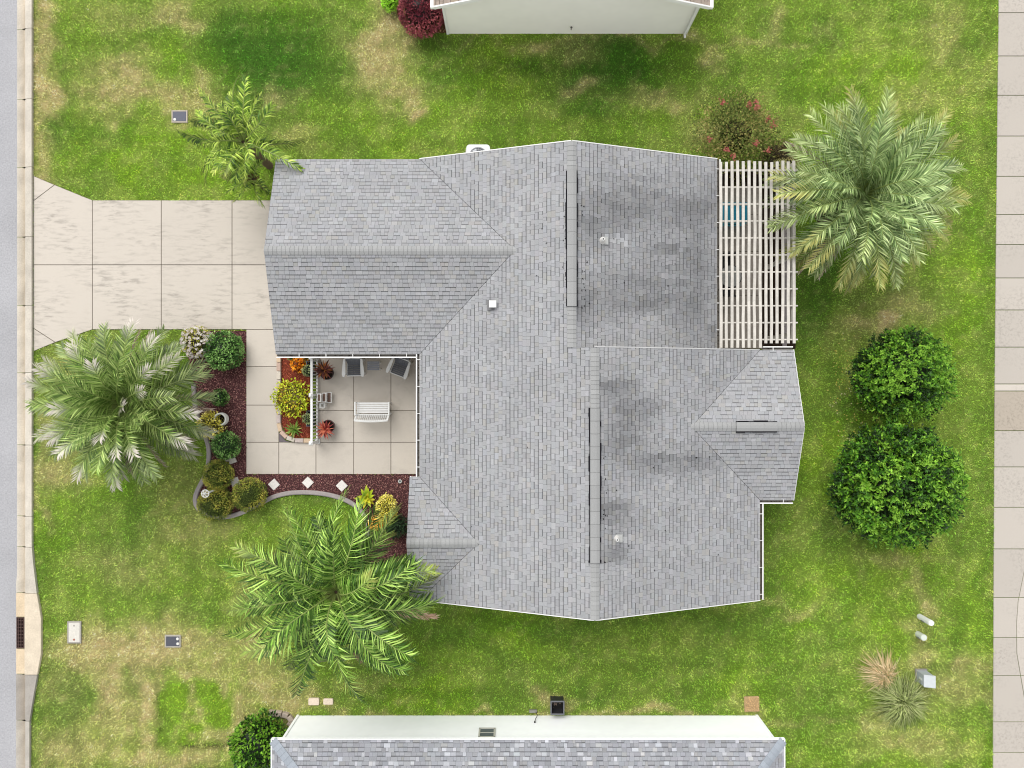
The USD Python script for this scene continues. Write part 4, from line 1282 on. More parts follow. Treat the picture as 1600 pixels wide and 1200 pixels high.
def date_fronds(n, L, cols, tip, seed, dead, frayed=False):
    R = random.Random(seed)
    out = []
    for k in range(n):
        q = k / (n - 1)               # 0 = youngest, upright; 1 = oldest, low
        el = math.radians(80 - 86 * q ** .75 + R.uniform(-5, 5))
        ln = L * (.62 + .38 * min(1, q * 2.2)) * R.uniform(.93, 1.05)
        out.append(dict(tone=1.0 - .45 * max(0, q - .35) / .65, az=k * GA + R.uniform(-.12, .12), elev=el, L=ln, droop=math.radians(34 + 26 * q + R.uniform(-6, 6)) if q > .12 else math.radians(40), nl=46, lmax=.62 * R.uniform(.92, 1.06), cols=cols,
                        tipcol=tip, tipat=.55 + .2 * R.random(), tipk=(.75 if R.random() < .4 else .2) * (q > .3), vee=.32, wid=.043, curl=R.uniform(-.18, .18), twist=R.uniform(-.3, .3), ang=(66, 34), sag=.22))
    if frayed:
        for k, o in enumerate(out):
            if k < n * .55 and k % 2 == 0:
                o.update(tipcol=S(236, 226, 216), tipat=.76, tipk=1.0)
    for k in range(dead):
        az = R.uniform(0, 6.28)
        out.append(dict(az=az, elev=math.radians(-8), L=L * R.uniform(.85, 1.0), droop=math.radians(30), nl=30, lmax=.36, cols=[S(196, 182, 168), S(170, 154, 140), S(150, 134, 124)], vee=-.2, wid=.026, ang=(50, 18), sag=.5,
                        rach=S(170, 150, 120), part='dead_frond', lab='dry greyish dead frond hanging low', twist=R.uniform(-.5, .5)))
    return out


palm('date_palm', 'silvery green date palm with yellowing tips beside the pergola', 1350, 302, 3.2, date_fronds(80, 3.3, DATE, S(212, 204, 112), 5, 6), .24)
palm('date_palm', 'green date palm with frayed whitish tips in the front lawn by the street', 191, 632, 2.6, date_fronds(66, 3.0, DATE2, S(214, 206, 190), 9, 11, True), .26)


def queen_fronds(az_list, L, seed, cols, lmax=.62, nl=58, droop=75, vee=.1):
    R = random.Random(seed)
    out = []
    for k, (azd, eld, k_l) in enumerate(az_list):
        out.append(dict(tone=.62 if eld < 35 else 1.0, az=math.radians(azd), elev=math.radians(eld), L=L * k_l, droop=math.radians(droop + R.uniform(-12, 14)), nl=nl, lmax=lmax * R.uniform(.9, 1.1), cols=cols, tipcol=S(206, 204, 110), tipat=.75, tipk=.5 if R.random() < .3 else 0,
                        vee=vee, wid=.050, curl=R.uniform(-.8, .8), twist=R.uniform(-1.5, 1.5), ang=(70, 36), sag=1.0, start=.16))
    return out


az = [(95, 40, 1.0), (62, 48, 1.0), (28, 42, 1.0), (12, 52, .9), (345, 40, 1.0), (328, 46, .95), (300, 40, 1.0), (275, 48, 1.0), (252, 40, 1.0), (228, 46, .95), (205, 42, 1.0), (180, 50, .95), (160, 40, 1.05), (138, 46, 1.0), (115, 52, .95),
      (75, 66, .8), (200, 68, .75), (320, 68, .75), (260, 74, .6), (20, 72, .7), (140, 72, .65), (48, 25, .95), (352, 22, .95), (290, 22, .95), (240, 20, .95), (190, 22, .95), (150, 24, .95), (335, 15, .9), (265, 12, .9)]
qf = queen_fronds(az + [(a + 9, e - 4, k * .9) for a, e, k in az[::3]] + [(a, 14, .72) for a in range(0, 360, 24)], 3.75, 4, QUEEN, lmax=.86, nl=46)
qf.append(dict(az=math.radians(342), elev=.1, L=3.5, droop=.7, nl=45, lmax=.5, cols=[S(214, 178, 150), S(190, 150, 130), S(226, 196, 168)], vee=-.1, wid=.03, ang=(60, 20), sag=.5, start=.55, rach=S(180, 150, 110), part='dead_frond', lab='dry pinkish brown dead frond'))
qf.append(dict(az=math.radians(283), elev=.0, L=3.0, droop=.7, nl=40, lmax=.45, cols=[S(150, 130, 90), S(130, 110, 80)], vee=-.1, wid=.03, ang=(60, 20), sag=.5, start=.45, rach=S(150, 130, 90), part='dead_frond', lab='brown dead frond'))
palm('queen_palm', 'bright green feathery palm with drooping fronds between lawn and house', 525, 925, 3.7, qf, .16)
TRI = [S(112, 142, 46, 1.0), S(144, 172, 66, 1.05), S(180, 200, 92, 1.1), S(72, 106, 38, .9)]
az1 = [(100, 48, 1.0), (75, 40, .95), (130, 44, 1.0), (160, 36, .9), (190, 34, 1.0), (215, 40, .95), (245, 48, .7), (290, 40, .7), (335, 36, 1.05), (20, 46, .8), (50, 50, .85), (100, 70, .6), (200, 70, .55), (320, 68, .55), (262, 55, .7)]
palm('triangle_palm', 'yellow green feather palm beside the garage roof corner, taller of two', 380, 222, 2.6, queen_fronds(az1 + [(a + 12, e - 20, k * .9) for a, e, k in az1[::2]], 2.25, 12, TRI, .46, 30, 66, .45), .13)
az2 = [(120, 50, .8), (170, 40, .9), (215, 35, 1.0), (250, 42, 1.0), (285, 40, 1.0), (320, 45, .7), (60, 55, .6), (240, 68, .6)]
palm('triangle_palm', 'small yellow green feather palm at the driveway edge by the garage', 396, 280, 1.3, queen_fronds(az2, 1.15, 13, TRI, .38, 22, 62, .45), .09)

# beds by the front walk
shrub(309, 534, 25, .5, 'white flowering bush at the driveway edge', [S(120, 120, 40, 1.1), S(160, 160, 60, 1.1), S(190, 186, 80, 1.1)], leaf=.07, n=1100, seed=1, rough=.25, zc=.5, extra=flowers([S(244, 238, 230), S(232, 220, 214)], 150, .07, .05, 'white_flower'), corecol=S(60, 52, 30))
shrub(350, 548, 30, .62, 'dense dark green rounded shrub beside the front walk', DKG, leaf=.085, n=2600, seed=2, wr=.55)
shrub(344, 621, 13, .35, 'small dark green shrub beside the date palm fronds', DKG, leaf=.07, n=700, seed=4)
shrub(330, 664, 20, .4, 'pale yellow croton beside the white urn', YEL, leaf=.09, n=750, seed=5, rough=.3, wr=.5, corecol=S(90, 84, 34))
shrub(354, 696, 22, .5, 'bushy green shrub between the urn and the clipped boxwoods', DKG, leaf=.07, n=1700, seed=6, rough=.2)
shrub(341, 742, 24, .55, 'clipped olive green boxwood nearest the front walk', BOX, leaf=.05, n=3300, seed=7, rough=.07, mt='matte_leaf', wr=.6, name='boxwood')
shrub(337, 787, 27.5, .58, 'clipped boxwood with yellow lower edge beside the lamp post', BOX, leaf=.05, n=4000, seed=8, rough=.07, mt='matte_leaf', wr=.6, name='boxwood')
shrub(390.5, 773, 27, .58, 'round clipped boxwood beside the first white stepping stone', BOX, leaf=.05, n=4000, seed=9, rough=.05, mt='matte_leaf', wr=.6, name='boxwood')
shrub(604, 796, 19, .55, 'yellow variegated shrub by the house wall in the mulch', YEL, leaf=.07, n=1500, seed=10, rough=.22, ex=.85, mt='matte_leaf', corecol=S(100, 96, 40))
shrub(587, 817, 10, .35, 'small orange yellow croton beside the curving border', [S(240, 204, 96, 1.2), S(248, 220, 130, 1.2), S(236, 176, 70, 1.15)], leaf=.11, n=300, seed=11, rough=.3, corecol=S(120, 70, 24))
shrub(622, 822, 15, .4, 'dark green fern like plant tucked against the house wall', [S(40, 66, 40), S(60, 88, 56), S(76, 104, 70)], leaf=.18, n=380, seed=12, wr=.2, rough=.3, cat='plant', name='fern')
shrub(660, 18, 37, .8, 'maroon leafed shrub beside the beige house', [S(96, 36, 48, 1.1), S(122, 50, 62, 1.1), S(146, 72, 82, 1.1), S(170, 92, 96, 1.1)], leaf=.10, n=3200, seed=13, rough=.15, corecol=S(40, 16, 20))
shrub(609, 4, 13, .4, 'bright lime green shrub at the top edge', [S(120, 180, 30, 1.1), S(150, 206, 50, 1.1), S(176, 226, 76, 1.1)], leaf=.07, n=900, seed=14, corecol=S(70, 110, 24))
shrub(407, 1160, 44, .95, 'glossy green shrub at the corner of the white house', TRG, leaf=.14, n=2600, seed=15, rough=.2, wr=.5, corecol=S(20, 40, 12))
shrub(1148, 212, 66, 1.2, 'loose crepe myrtle with pink flower clusters behind the pergola', [S(84, 96, 44, 1.15), S(126, 124, 66, 1.15), S(108, 124, 58, 1.15), S(146, 138, 82, 1.1)], name='flowering_shrub', leaf=.10, n=6500, zc=1.5, seed=16, rough=.45, freq=3.4, mt='matte_leaf', lo=.25, corek=.35,
      extra=flowers([S(190, 108, 98), S(206, 134, 118), S(168, 86, 80)], 240, .035, .45, 'flower_cluster', clusters=11, spread=.05), corecol=S(70, 70, 36))
shrub(1215, 250, 30, .6, 'brownish leafy shrub between the crepe myrtle and the date palm', [S(130, 116, 70), S(110, 104, 56), S(156, 140, 96)], leaf=.1, n=900, seed=17, rough=.35, mt='matte_leaf', corecol=S(60, 52, 30))
shrub(455, 622, 29, .42, 'lime yellow leafy shrub in the red mulch planter', [S(150, 160, 30, 1.15), S(176, 192, 44, 1.15), S(204, 216, 70, 1.15), S(190, 160, 50, 1.1)], leaf=.10, n=1000, seed=18, rough=.35, ex=1.0, wr=.55, corecol=S(110, 96, 30), lo=.5, zc=.45)
shrub(466, 570, 10, .28, 'orange croton in the red mulch near the garage eave', [S(226, 150, 30, 1.1), S(240, 180, 60, 1.1), S(200, 110, 20, 1.1)], leaf=.12, n=200, seed=19, rough=.3, corecol=S(130, 70, 20))
shrub(482, 557, 7, .25, 'small orange green croton under the garage gutter', [S(180, 120, 30), S(120, 130, 40), S(210, 150, 50)], leaf=.1, n=130, seed=20, rough=.3, corecol=S(80, 60, 20))
shrub(456, 556, 7, .2, 'small green plant under the garage gutter', DKG, leaf=.08, n=160, seed=21, rough=.3)


def rosette(px, py, z, rpx, label, cols, n=36, name='bromeliad', cat='plant', wid=.045, upr=(15, 80), curl=60, part='leaf', tipcol=None, c0=None):
    """Spiky rosette of strap leaves, each leaf a part."""
    c = W(px, py, z) if c0 is None else np.array(c0)
    t = thing(name, label, cat, (c[0], c[1], z))
    Lm = rpx * (H - z) / FPX
    cols = np.array(cols)
    for k in range(n):
        a = k * GA + rng.uniform(-.2, .2)
        e = math.radians(upr[0] + (upr[1] - upr[0]) * (1 - k / n) + rng.uniform(-6, 6))
        L = Lm * rng.uniform(.85, 1.12) * (1.05 if e < 1 else .95)
        ts = np.linspace(0, 1, 6)
        el = e - math.radians(curl) * ts ** 1.5
        d = np.stack([np.cos(el) * math.cos(a), np.cos(el) * math.sin(a), np.sin(el)], 1)
        p = np.vstack([[0, 0, 0], np.cumsum(d[:-1] * L / 5, 0)])
        s = np.array([-math.sin(a), math.cos(a), 0])
        w = wid * np.array([.7, 1, 1, .85, .5, .04])
        V = np.stack([p - s * w[:, None] / 2, p + (0, 0, -.006), p + s * w[:, None] / 2], 1).reshape(-1, 3)
        F = [(i * 3 + j, i * 3 + j + 1, i * 3 + j + 4, i * 3 + j + 3) for i in range(5) for j in range(2)]
        C = np.repeat((cols[rng.integers(0, len(cols))] * rng.uniform(.8, 1.15))[None], 18, 0)
        if tipcol is not None:
            f = np.repeat(ts ** 1.5, 3)[:, None] * .7
            C = C * (1 - f) + np.asarray(tipcol) * f
        m = MB(); m.add(V, F, C); put(t, part, m, 'leaf')
    return t


rosette(460, 671, .06, 15, 'spiky green yucca in the red mulch planter', [S(84, 116, 44, 1.1), S(120, 150, 60, 1.1), S(160, 170, 90, 1.1)], 34, 'spiky_plant', wid=.05, curl=40)
rosette(573, 777, .1, 18, 'yellow green bromeliad in the mulch at the courtyard corner', [S(190, 190, 40, 1.1), S(150, 190, 40, 1.1), S(110, 160, 36, 1.1)], 20, 'bromeliad', wid=.16, curl=45, tipcol=S(220, 200, 60))
BR1 = [S(92, 52, 48, 1.1), S(120, 66, 58, 1.1), S(74, 48, 44, 1.1), S(160, 100, 56, 1.1)]
BR2 = [S(140, 52, 48, 1.1), S(166, 80, 68, 1.1), S(116, 44, 44, 1.1), S(190, 110, 84, 1.1)]


def pot(px, py, r, h, label, col, name='flower_pot', soil=S(40, 32, 26), base_z=.03, group=None):
    c = W(px, py, h)
    t = thing(name, label, 'flower pot', (c[0], c[1], base_z), group=group)
    m = MB(); m.lathe([(0.001, 0), (r * .72, 0), (r * .95, h * .8), (r * 1.05, h * .86), (r * 1.05, h), (r * .93, h), (r * .9, h * .85)], col, 24); put(t, 'pot', m, 'plastic', smooth=False)
    m = MB(); m.lathe([(r * .91, h * .86), (.001, h * .9)], soil, 20); put(t, 'potting_soil', m, 'mulch')
    return c


c = pot(511, 583, .25, .38, 'dark round pot of the bromeliad nearest the armchairs', S(54, 40, 36))
rosette(507, 578, .38, 17, 'maroon and orange bromeliad in a pot near the armchairs', BR1, 70, wid=.055, curl=55)
c = pot(513, 666, .24, .38, 'dark round pot of the bromeliad near the white bench', S(70, 44, 40))
rosette(509, 671, .38, 16, 'red spiky bromeliad in a pot near the white bench', BR2, 60, wid=.055, curl=50)
# white urn lying open beside the yellow croton
c = W(345, 655, .35)
t = thing('urn', 'white round ceramic urn with dark mouth in the maroon mulch', 'urn', (c[0], c[1], .02))
m = MB(); m.lathe([(.001, 0), (.15, 0), (.24, .14), (.26, .26), (.22, .38), (.25, .42), (.24, .44), (.19, .43), (.18, .36)], S(232, 234, 230, .8), 26); put(t, 'urn_body', m, 'plastic', smooth=True)
m = MB(); m.lathe([(.19, .30), (.001, .31)], S(24, 22, 20), 20); put(t, 'urn_soil', m, 'mulch')


def tuft(px, py, rpx, label, cols, n, tilt, lean=(0, 0), hz=.9, group=None):
    c = W(px, py, 0)
    t = thing('ornamental_grass', label, 'ornamental grass', (c[0], c[1], 0), group=group)
    R = rpx * H / FPX
    for part, n_ in (('blades', n),):
        m = MB()
        a = rng.uniform(0, 6.28, n_); e = np.radians(rng.uniform(*tilt, n_)); L = R * rng.uniform(.75, 1.25, n_)
        b0 = np.c_[rng.normal(0, .10, n_), rng.normal(0, .10, n_), np.zeros(n_)]
        d1 = np.c_[np.cos(a) * np.cos(e) + lean[0], np.sin(a) * np.cos(e) + lean[1], np.sin(e)]
        d2 = d1 * (1, 1, .2) + (0, 0, -.25)
        mid = b0 + d1 * (L * .5)[:, None]; tip = mid + d2 * (L * .6)[:, None]
        tip[:, 2] = np.maximum(tip[:, 2], .04)
        s = np.c_[-np.sin(a), np.cos(a), np.zeros(n_)] * .009
        V = np.stack([b0 - s, b0 + s, mid - s, mid + s, tip], 1).reshape(-1, 3)
        b = np.arange(n_)[:, None] * 5
        C = np.array(cols)[rng.integers(0, len(cols), n_)] * rng.lognormal(0, .2, n_)[:, None]
        m.add(V, np.vstack([b + [0, 1, 3], b + [0, 3, 2], b + [2, 3, 4]]), np.repeat(C, 5, 0))
        put(t, part, m, 'matte_leaf', kind='stuff')
    m = MB(); m.lathe([(.16, .01), (.14, .1), (.06, .18), (.001, .2)], S(60, 54, 36), 14); put(t, 'root_clump', m, 'bark')


tuft(1378, 1050, 34, 'half dry tan clump of ornamental grass, upper of two', [S(200, 176, 134, 1.1), S(170, 146, 104, 1.1), S(130, 136, 80, 1.1), S(216, 196, 160, 1.1)], 650, (20, 75), (-.25, .18))
tuft(1404, 1090, 46, 'spreading grey green clump of ornamental grass, lower of two', [S(164, 176, 112, 1.1), S(138, 152, 88, 1.1), S(176, 182, 128, 1.0), S(92, 106, 54, 1.0), S(76, 88, 44, 1.0)], 1100, (10, 65), (0, -.05))

# fallen leaves under the round trees
n = 170
P = np.vstack([np.c_[rng.normal(1335, 26, n // 2), rng.normal(690, 45, n // 2)], np.c_[rng.normal(1322, 18, n // 2), rng.normal(590, 40, n // 2)]])
Q = np.array([W(*p) for p in P]) + np.c_[np.zeros((len(P), 2)), rng.uniform(.05, .10, len(P))]
m = MB(); a = rng.uniform(0, 6.28, len(P)); m.leaves(Q, np.c_[np.cos(a), np.sin(a), rng.normal(0, .2, len(P))], np.c_[rng.normal(0, .2, (len(P), 2)), np.ones(len(P))], rng.uniform(.05, .09, len(P)), .045, np.array([S(230, 214, 120), S(214, 190, 90), S(236, 230, 180)])[rng.integers(0, 3, len(P))])
put('/World', 'fallen_leaves', m, 'matte_leaf', kind='stuff', label='scattered yellow fallen leaves beside the two round trees', cat='leaves')

# ---------------------------------------------------------------- courtyard things
edging = thing('block_edging', 'tan concrete block edging around the red mulch planter', 'edging')
path = LineString(WP([(437, 553), (437, 664), (440, 674), (447, 682), (458, 687.5), (489, 688.5)]))
L = path.length; nb = 13
for k in range(nb):
    p, q = np.array(path.interpolate(L * k / nb + .008).coords[0]), np.array(path.interpolate(L * (k + 1) / nb - .008).coords[0])
    mid = (p + q) / 2; d = q - p
    m = MB(); m.box((*mid, .07), (np.linalg.norm(d), .16, .14), np.array([S(226, 200, 170), S(214, 186, 170), S(220, 210, 196), S(204, 190, 184)])[k % 4] * rng.uniform(.9, 1.05), math.atan2(d[1], d[0]), .015)
    put(edging, 'block', m, 'stone')
m = MB(); m.prism(WP([(436.5, 676), (446, 688), (454, 690.5), (436.5, 690.5)]), -.02, .028, S(120, 112, 116)); put('/World', 'gravel_corner', m, 'stone', kind='structure', label='small grey gravel corner beside the block edging', cat='gravel')

# railing
xr, hr = -7.58, .86
y0r, y1r = -2.24, 1.0
rl = thing('railing', 'white baluster railing between planter and courtyard', 'railing', (xr, 0, .03))
for y in (y0r, -.42, y1r):
    m = MB(); m.box((0, y, .46), (.10, .10, .92), WHITE, ch=.01); p = put(rl, 'post', m, 'paint')
    m = MB(); m.box((0, y, .945), (.15, .15, .05), WHITE, ch=.02); m.box((0, y, .985), (.09, .09, .05), WHITE, ch=.02); put(p, 'post_cap', m, 'paint')
m = MB(); m.box((0, y0r, .03), (.18, .18, .06), WHITE, ch=.015); put(rl, 'post_base', m, 'paint')
for a, b in ((y0r + .05, -.47), (-.37, y1r - .05)):
    for z, w in ((.84, .09), (.10, .07)):
        m = MB(); m.box((0, (a + b) / 2, z), (w, b - a, .05), WHITE, ch=.008); put(rl, 'rail', m, 'paint')
    n = int((b - a) / .125)
    for k in range(n):
        m = MB(); m.box((0, a + (b - a) * (k + .5) / n, .47), (.035, .035, .69), WHITE); put(rl, 'baluster', m, 'paint')

for py, lb in ((576, 'dark planter box behind the railing near the garage eave'), (654, 'dark planter box behind the railing near the yucca')):
    c = W(483.5, py, .3)
    t = thing('planter_box', lb, 'planter box', (c[0], c[1], .02))
    m = MB()
    for sx, sy, wx, wy in ((-.11, 0, .025, .58), (.11, 0, .025, .58), (0, -.29, .245, .025), (0, .29, .245, .025)):
        m.box((sx, sy, .15), (wx, wy, .3), S(110, 120, 134), ch=.005)
    put(t, 'box', m, 'plastic')
    m = MB(); m.box((0, 0, .12), (.2, .56, .2), S(36, 40, 52)); put(t, 'box_soil', m, 'mulch')
    shrub(480.5, py + (3 if py < 600 else 0), 8, .22, 'grey green herb in the ' + lb.replace('dark ', ''), [S(112, 126, 80, 1.1), S(142, 154, 104, 1.1), S(172, 182, 130, 1.1)], name='potted_plant', cat='plant', leaf=.07, n=200, zc=.42, seed=22, rough=.35, corecol=S(50, 60, 40))


def lounge_chair(px, py, rot, label):
    """Slatted garden armchair with wide paddle arms; front towards -y before turning."""
    c = W(px, py, .4)
    t = thing('garden_armchair', label, 'armchair', (c[0], c[1], .03), rot)
    GR = S(92, 94, 100, .8)
    for k in range(6):
        y = .10 - k * .078
        z = .30 + k * .014
        m = MB(); m.box((0, y, z), (.52, .07, .022), GR * rng.uniform(.93, 1.05), ch=.006); put(t, 'seat_slat', m, 'plastic')
    for k in range(6):
        x = -.235 + k * .094
        top = 1.0 - .05 * abs(k - 2.5) ** 1.6 * .5
        m = MB(); m.beam((x * .92, .135, .30), (x * 1.08, .135 + .46, .30 + (top - .3)), .082, .02, GR * rng.uniform(1.2, 1.4), up=(0, 1, .3)); put(t, 'back_slat', m, 'plastic')  # back slats coloured lighter than the seat, imitating light on their upward tilt
    for s in (-1, 1):
        o = [(s * .29, .32), (s * .36, .32), (s * .41, .0), (s * .43, -.25), (s * .40, -.36), (s * .33, -.37), (s * .29, -.26), (s * .285, .0)]
        m = MB(); m.prism(Polygon(o), .53, .556, WHITE, .006); put(t, 'arm', m, 'paint')
        m = MB(); m.beam((s * .34, -.24, 0), (s * .34, -.24, .53), .05, .09, WHITE, up=(0, 1, 0)); m.beam((s * .33, .30, 0), (s * .33, .24, .53), .05, .08, WHITE, up=(0, 1, 0)); put(t, 'leg', m, 'paint')
        m = MB(); m.beam((s * .27, -.30, .33), (s * .27, .52, .10), .03, .11, WHITE); put(t, 'side_rail', m, 'paint')
    m = MB(); m.box((0, -.325, .34), (.56, .03, .10), WHITE); put(t, 'front_rail', m, 'paint')
    m = MB(); m.box((0, .34, .60), (.62, .04, .05), WHITE); put(t, 'back_rail', m, 'paint')


lounge_chair(553, 574, 0.02, 'white armed garden chair with grey slat seat, left of the side table')
lounge_chair(624.5, 573.5, -.36, 'white armed garden chair with grey slat seat, turned at the courtyard corner')
c = W(583.5, 571.5, .45)
t = thing('side_table', 'small grey slatted side table between the two armchairs', 'side table', (c[0], c[1], .03))
for k in range(5):
    m = MB(); m.box((0, -.14 + k * .07, .43), (.47, .06, .022), S(138, 140, 148, .8), ch=.005); put(t, 'slat', m, 'plastic')
for sx in (-1, 1):
    for sy in (-1, 1):
        m = MB(); m.box((sx * .2, sy * .13, .21), (.045, .045, .42), WHITE); put(t, 'leg', m, 'paint')
    m = MB(); m.box((sx * .2, 0, .40), (.03, .3, .04), WHITE); put(t, 'rail', m, 'paint')

c = W(583, 637, .44)
t = thing('garden_bench', 'white slatted garden bench with curved lattice back in the courtyard', 'bench', (c[0], c[1], .03))
for k in range(5):
    m = MB(); m.box((0, .17 - k * .085, .42), (1.24, .07, .025), WHITE, ch=.006); put(t, 'seat_slat', m, 'paint')
yb, zt = -.27, .88
def bk(x, f):
    arch = .06 * (1 - (x / .62) ** 2)
    z = .48 + f * (.34 + arch)
    return (x, yb - .20 * f - .03 * (1 - (x / .62) ** 2) * f, z)
m = MB()
xs = np.linspace(-.62, .62, 13)
for f, w in ((0, .05), (1, .06)):
    for a, b in zip(xs[:-1], xs[1:]):
        m.beam(bk(a, f), bk(b, f), .05, w, WHITE, up=(0, -.5, 1))
put(t, 'back_frame', m, 'paint')
for k in range(17):
    x = -.58 + k * .0725
    m = MB(); m.beam(bk(x, .02), bk(x, .98), .022, .014, S(220, 220, 218, .8), up=(0, 1, .3)); put(t, 'back_slat', m, 'paint')
m = MB()
for f in (.25, .5, .75):
    for a, b in zip(xs[:-1], xs[1:]):
        m.beam(bk(a, f), bk(b, f), .012, .014, S(220, 220, 218, .8))
put(t, 'back_lattice', m, 'paint')
for s in (-1, 1):
    m = MB(); m.box((s * .645, -.03, .64), (.055, .52, .035), WHITE, ch=.01); m.beam((s * .645, .2, .42), (s * .645, .2, .64), .045, .05, WHITE, up=(0, 1, 0)); put(t, 'armrest', m, 'paint')
    m = MB(); m.box((s * .61, .18, .21), (.05, .06, .42), WHITE); put(t, 'leg', m, 'paint')
    m = MB(); m.beam((s * .61, -.22, 0), (s * .61, -.30, .5), .05, .06, WHITE, up=(0, 1, 0)); m.beam(bk(s * .62, 0), bk(s * .62, 1), .05, .05, WHITE, up=(0, 1, .3)); put(t, 'leg', m, 'paint')
m = MB(); m.box((0, .0, .385), (1.2, .04, .05), WHITE); put(t, 'stretcher', m, 'paint')

# stepped plant stand
c = W(507, 621, .3)
t = thing('plant_stand', 'white framed stepped plant stand with brown shelves beside the railing', 'plant stand', (c[0], c[1], .03))
BRN = S(104, 78, 64, .8)
for k, (x, w, z) in enumerate(((.17, .19, .24), (.03, .17, .44), (-.10, .15, .64))):
    m = MB()
    hy = .21 - .03 * k
    for sx in (-1, 1):
        m.box((x + sx * (w / 2 - .012), 0, z), (.024, hy * 2, .03), WHITE)
        m.box((x, sx * (hy - .012), z), (w - .05, .024, .03), WHITE)
    sh = put(t, 'shelf_frame', m, 'paint')
    m = MB(); m.box((x, 0, z - .02), (w - .04, hy * 2 - .04, .02), BRN); put(sh, 'shelf_board', m, 'plastic')
    for sy in (-1, 1):
        m = MB(); m.box((x, sy * (hy - .012), z / 2 - .01), (.03, .024, z - .03), WHITE); put(t, 'leg', m, 'paint')
m = MB()
for sx, sy, wx, wy in ((-.08, 0, .025, .2), (.08, 0, .025, .2), (0, -.09, .16, .025), (0, .09, .16, .025)):
    m.box((-.06 + sx, -.31 + sy, .38), (wx, wy, .04), WHITE)
put(t, 'front_step', m, 'paint')
m = MB()
for sx in (-1, 1):
    m.box((-.06 + sx * .07, -.31, .18), (.024, .16, .36), WHITE)
put(t, 'front_step_leg', m, 'paint')

# stepping stones, statue, lamp, spotlight
for px, py, rot, lb in ((428, 757, .75, 'white square stepping stone nearest the round boxwood'), (481, 754, .80, 'white square stepping stone, middle of three in the mulch'), (534, 759, .78, 'white square stepping stone nearest the bromeliad'), (367, 753, .35, 'white square stepping stone between the boxwoods')):
    c = W(px, py, .05)
    m = MB(); s = .33 if px != 367 else .31
    m.box((0, 0, 0), (s, s, .06), S(232, 228, 222, .78), rot, .008)
    t = thing('stepping_stone', lb, 'stepping stone', (c[0], c[1], .035)); put(t, 'slab', m, 'stone')
c = W(362, 719, .15)
t = thing('garden_ornament', 'small white stone rabbit shaped ornament on a plinth beside the green shrub', 'ornament', (c[0], c[1], .02), .35)
meta(stage.GetPrimAtPath(t), label='small white stone block with rounded ornament beside the green shrub')
m = MB(); m.box((0, 0, .07), (.26, .26, .14), S(232, 228, 220), ch=.015); put(t, 'plinth', m, 'stone')
ic = trimesh.creation.icosphere(2)
m = MB(); m.add(np.array(ic.vertices) * (.09, .07, .08) + (-.15, .07, .12), ic.faces, S(226, 218, 206)); m.add(np.array(ic.vertices) * (.05, .05, .06) + (-.05, .03, .17), ic.faces, S(220, 212, 204)); put(t, 'figure', m, 'stone', smooth=True)
c = W(345, 762.5, 0); ct = W(320.5, 771.5, 1.36)
t = thing('lamp_post', 'white garden lamp post standing behind the clipped boxwoods', 'lamp post', (c[0], c[1], .0))
m = MB(); m.lathe([(.001, 0), (.07, 0), (.07, .06), (.042, .1), (.036, .5), (.032, 1.18), (.05, 1.2)], WHITE, 14); put(t, 'pole', m, 'paint')
m = MB(); m.lathe([(.05, 1.2), (.10, 1.22), (.135, 1.34), (.12, 1.345)], WHITE, 12); put(t, 'lantern', m, 'paint')
m = MB()
for k in range(6):
    a = k * math.pi / 3; m.beam((.02 * math.cos(a), .02 * math.sin(a), 1.42), (.135 * math.cos(a), .135 * math.sin(a), 1.36), .022, .02, WHITE)
m.tube([(.14 * math.cos(a), .14 * math.sin(a), 1.36) for a in np.linspace(0, 2 * math.pi, 19)], .016, WHITE, 6); m.lathe([(.035, 1.4), (.04, 1.43), (.001, 1.47)], WHITE, 10)
put(t, 'lantern_cap', m, 'paint')
m = MB(); m.lathe([(.001, 1.385), (.07, 1.375), (.12, 1.35)], S(170, 160, 120), 12); put(t, 'lantern_glass', m, 'plastic')
c = W(625, 752, .08)
t = thing('path_light', 'small round white spotlight set in the mulch by the downspout', 'garden light', (c[0], c[1], .02))
m = MB(); m.lathe([(.05, 0), (.07, .07), (.075, .08), (.05, .085), (.045, .06)], S(224, 226, 222), 16); put(t, 'housing', m, 'plastic')
m = MB(); m.lathe([(.048, .065), (.001, .06)], S(120, 130, 130), 14); put(t, 'lens', m, 'plastic')

# back patio things
c = W(1147.5, 333, .6)
t = thing('patio_cabinet', 'teal blue box shaped seat under the pergola slats', 'patio box', (c[0], c[1], .03))
m = MB(); m.box((0, 0, .3), (.98, .74, .6), S(80, 170, 190, .9), ch=.02); put(t, 'box', m, 'plastic')
m = MB(); m.box((0, .02, .64), (1.02, .74, .08), S(20, 120, 146, .9), ch=.03); put(t, 'lid', m, 'plastic')
m = MB(); m.box((0, -.38, .34), (.5, .02, .05), S(40, 100, 116)); put(t, 'handle', m, 'plastic')
c = W(1141, 432, .7)
t = thing('patio_table', 'round glass topped table under the pergola', 'table', (c[0], c[1], .03))
m = MB(); m.lathe([(.001, .70), (.40, .70), (.41, .71), (.41, .72), (.40, .725), (.001, .725)], S(176, 176, 172, .7), 28); put(t, 'table_top', m, 'plastic')
m = MB(); m.tube([(.42 * math.cos(a), .42 * math.sin(a), .715) for a in np.linspace(0, 2 * math.pi, 33)], .014, S(50, 50, 52), 6); put(t, 'rim', m, 'metal')
for k in range(4):
    a = k * math.pi / 2 + .6
    m = MB(); m.tube([(.34 * math.cos(a), .34 * math.sin(a), 0), (.2 * math.cos(a), .2 * math.sin(a), .4), (.3 * math.cos(a), .3 * math.sin(a), .7)], .014, S(46, 46, 48), 6); put(t, 'leg', m, 'metal')
BLK = S(30, 30, 32, .8)
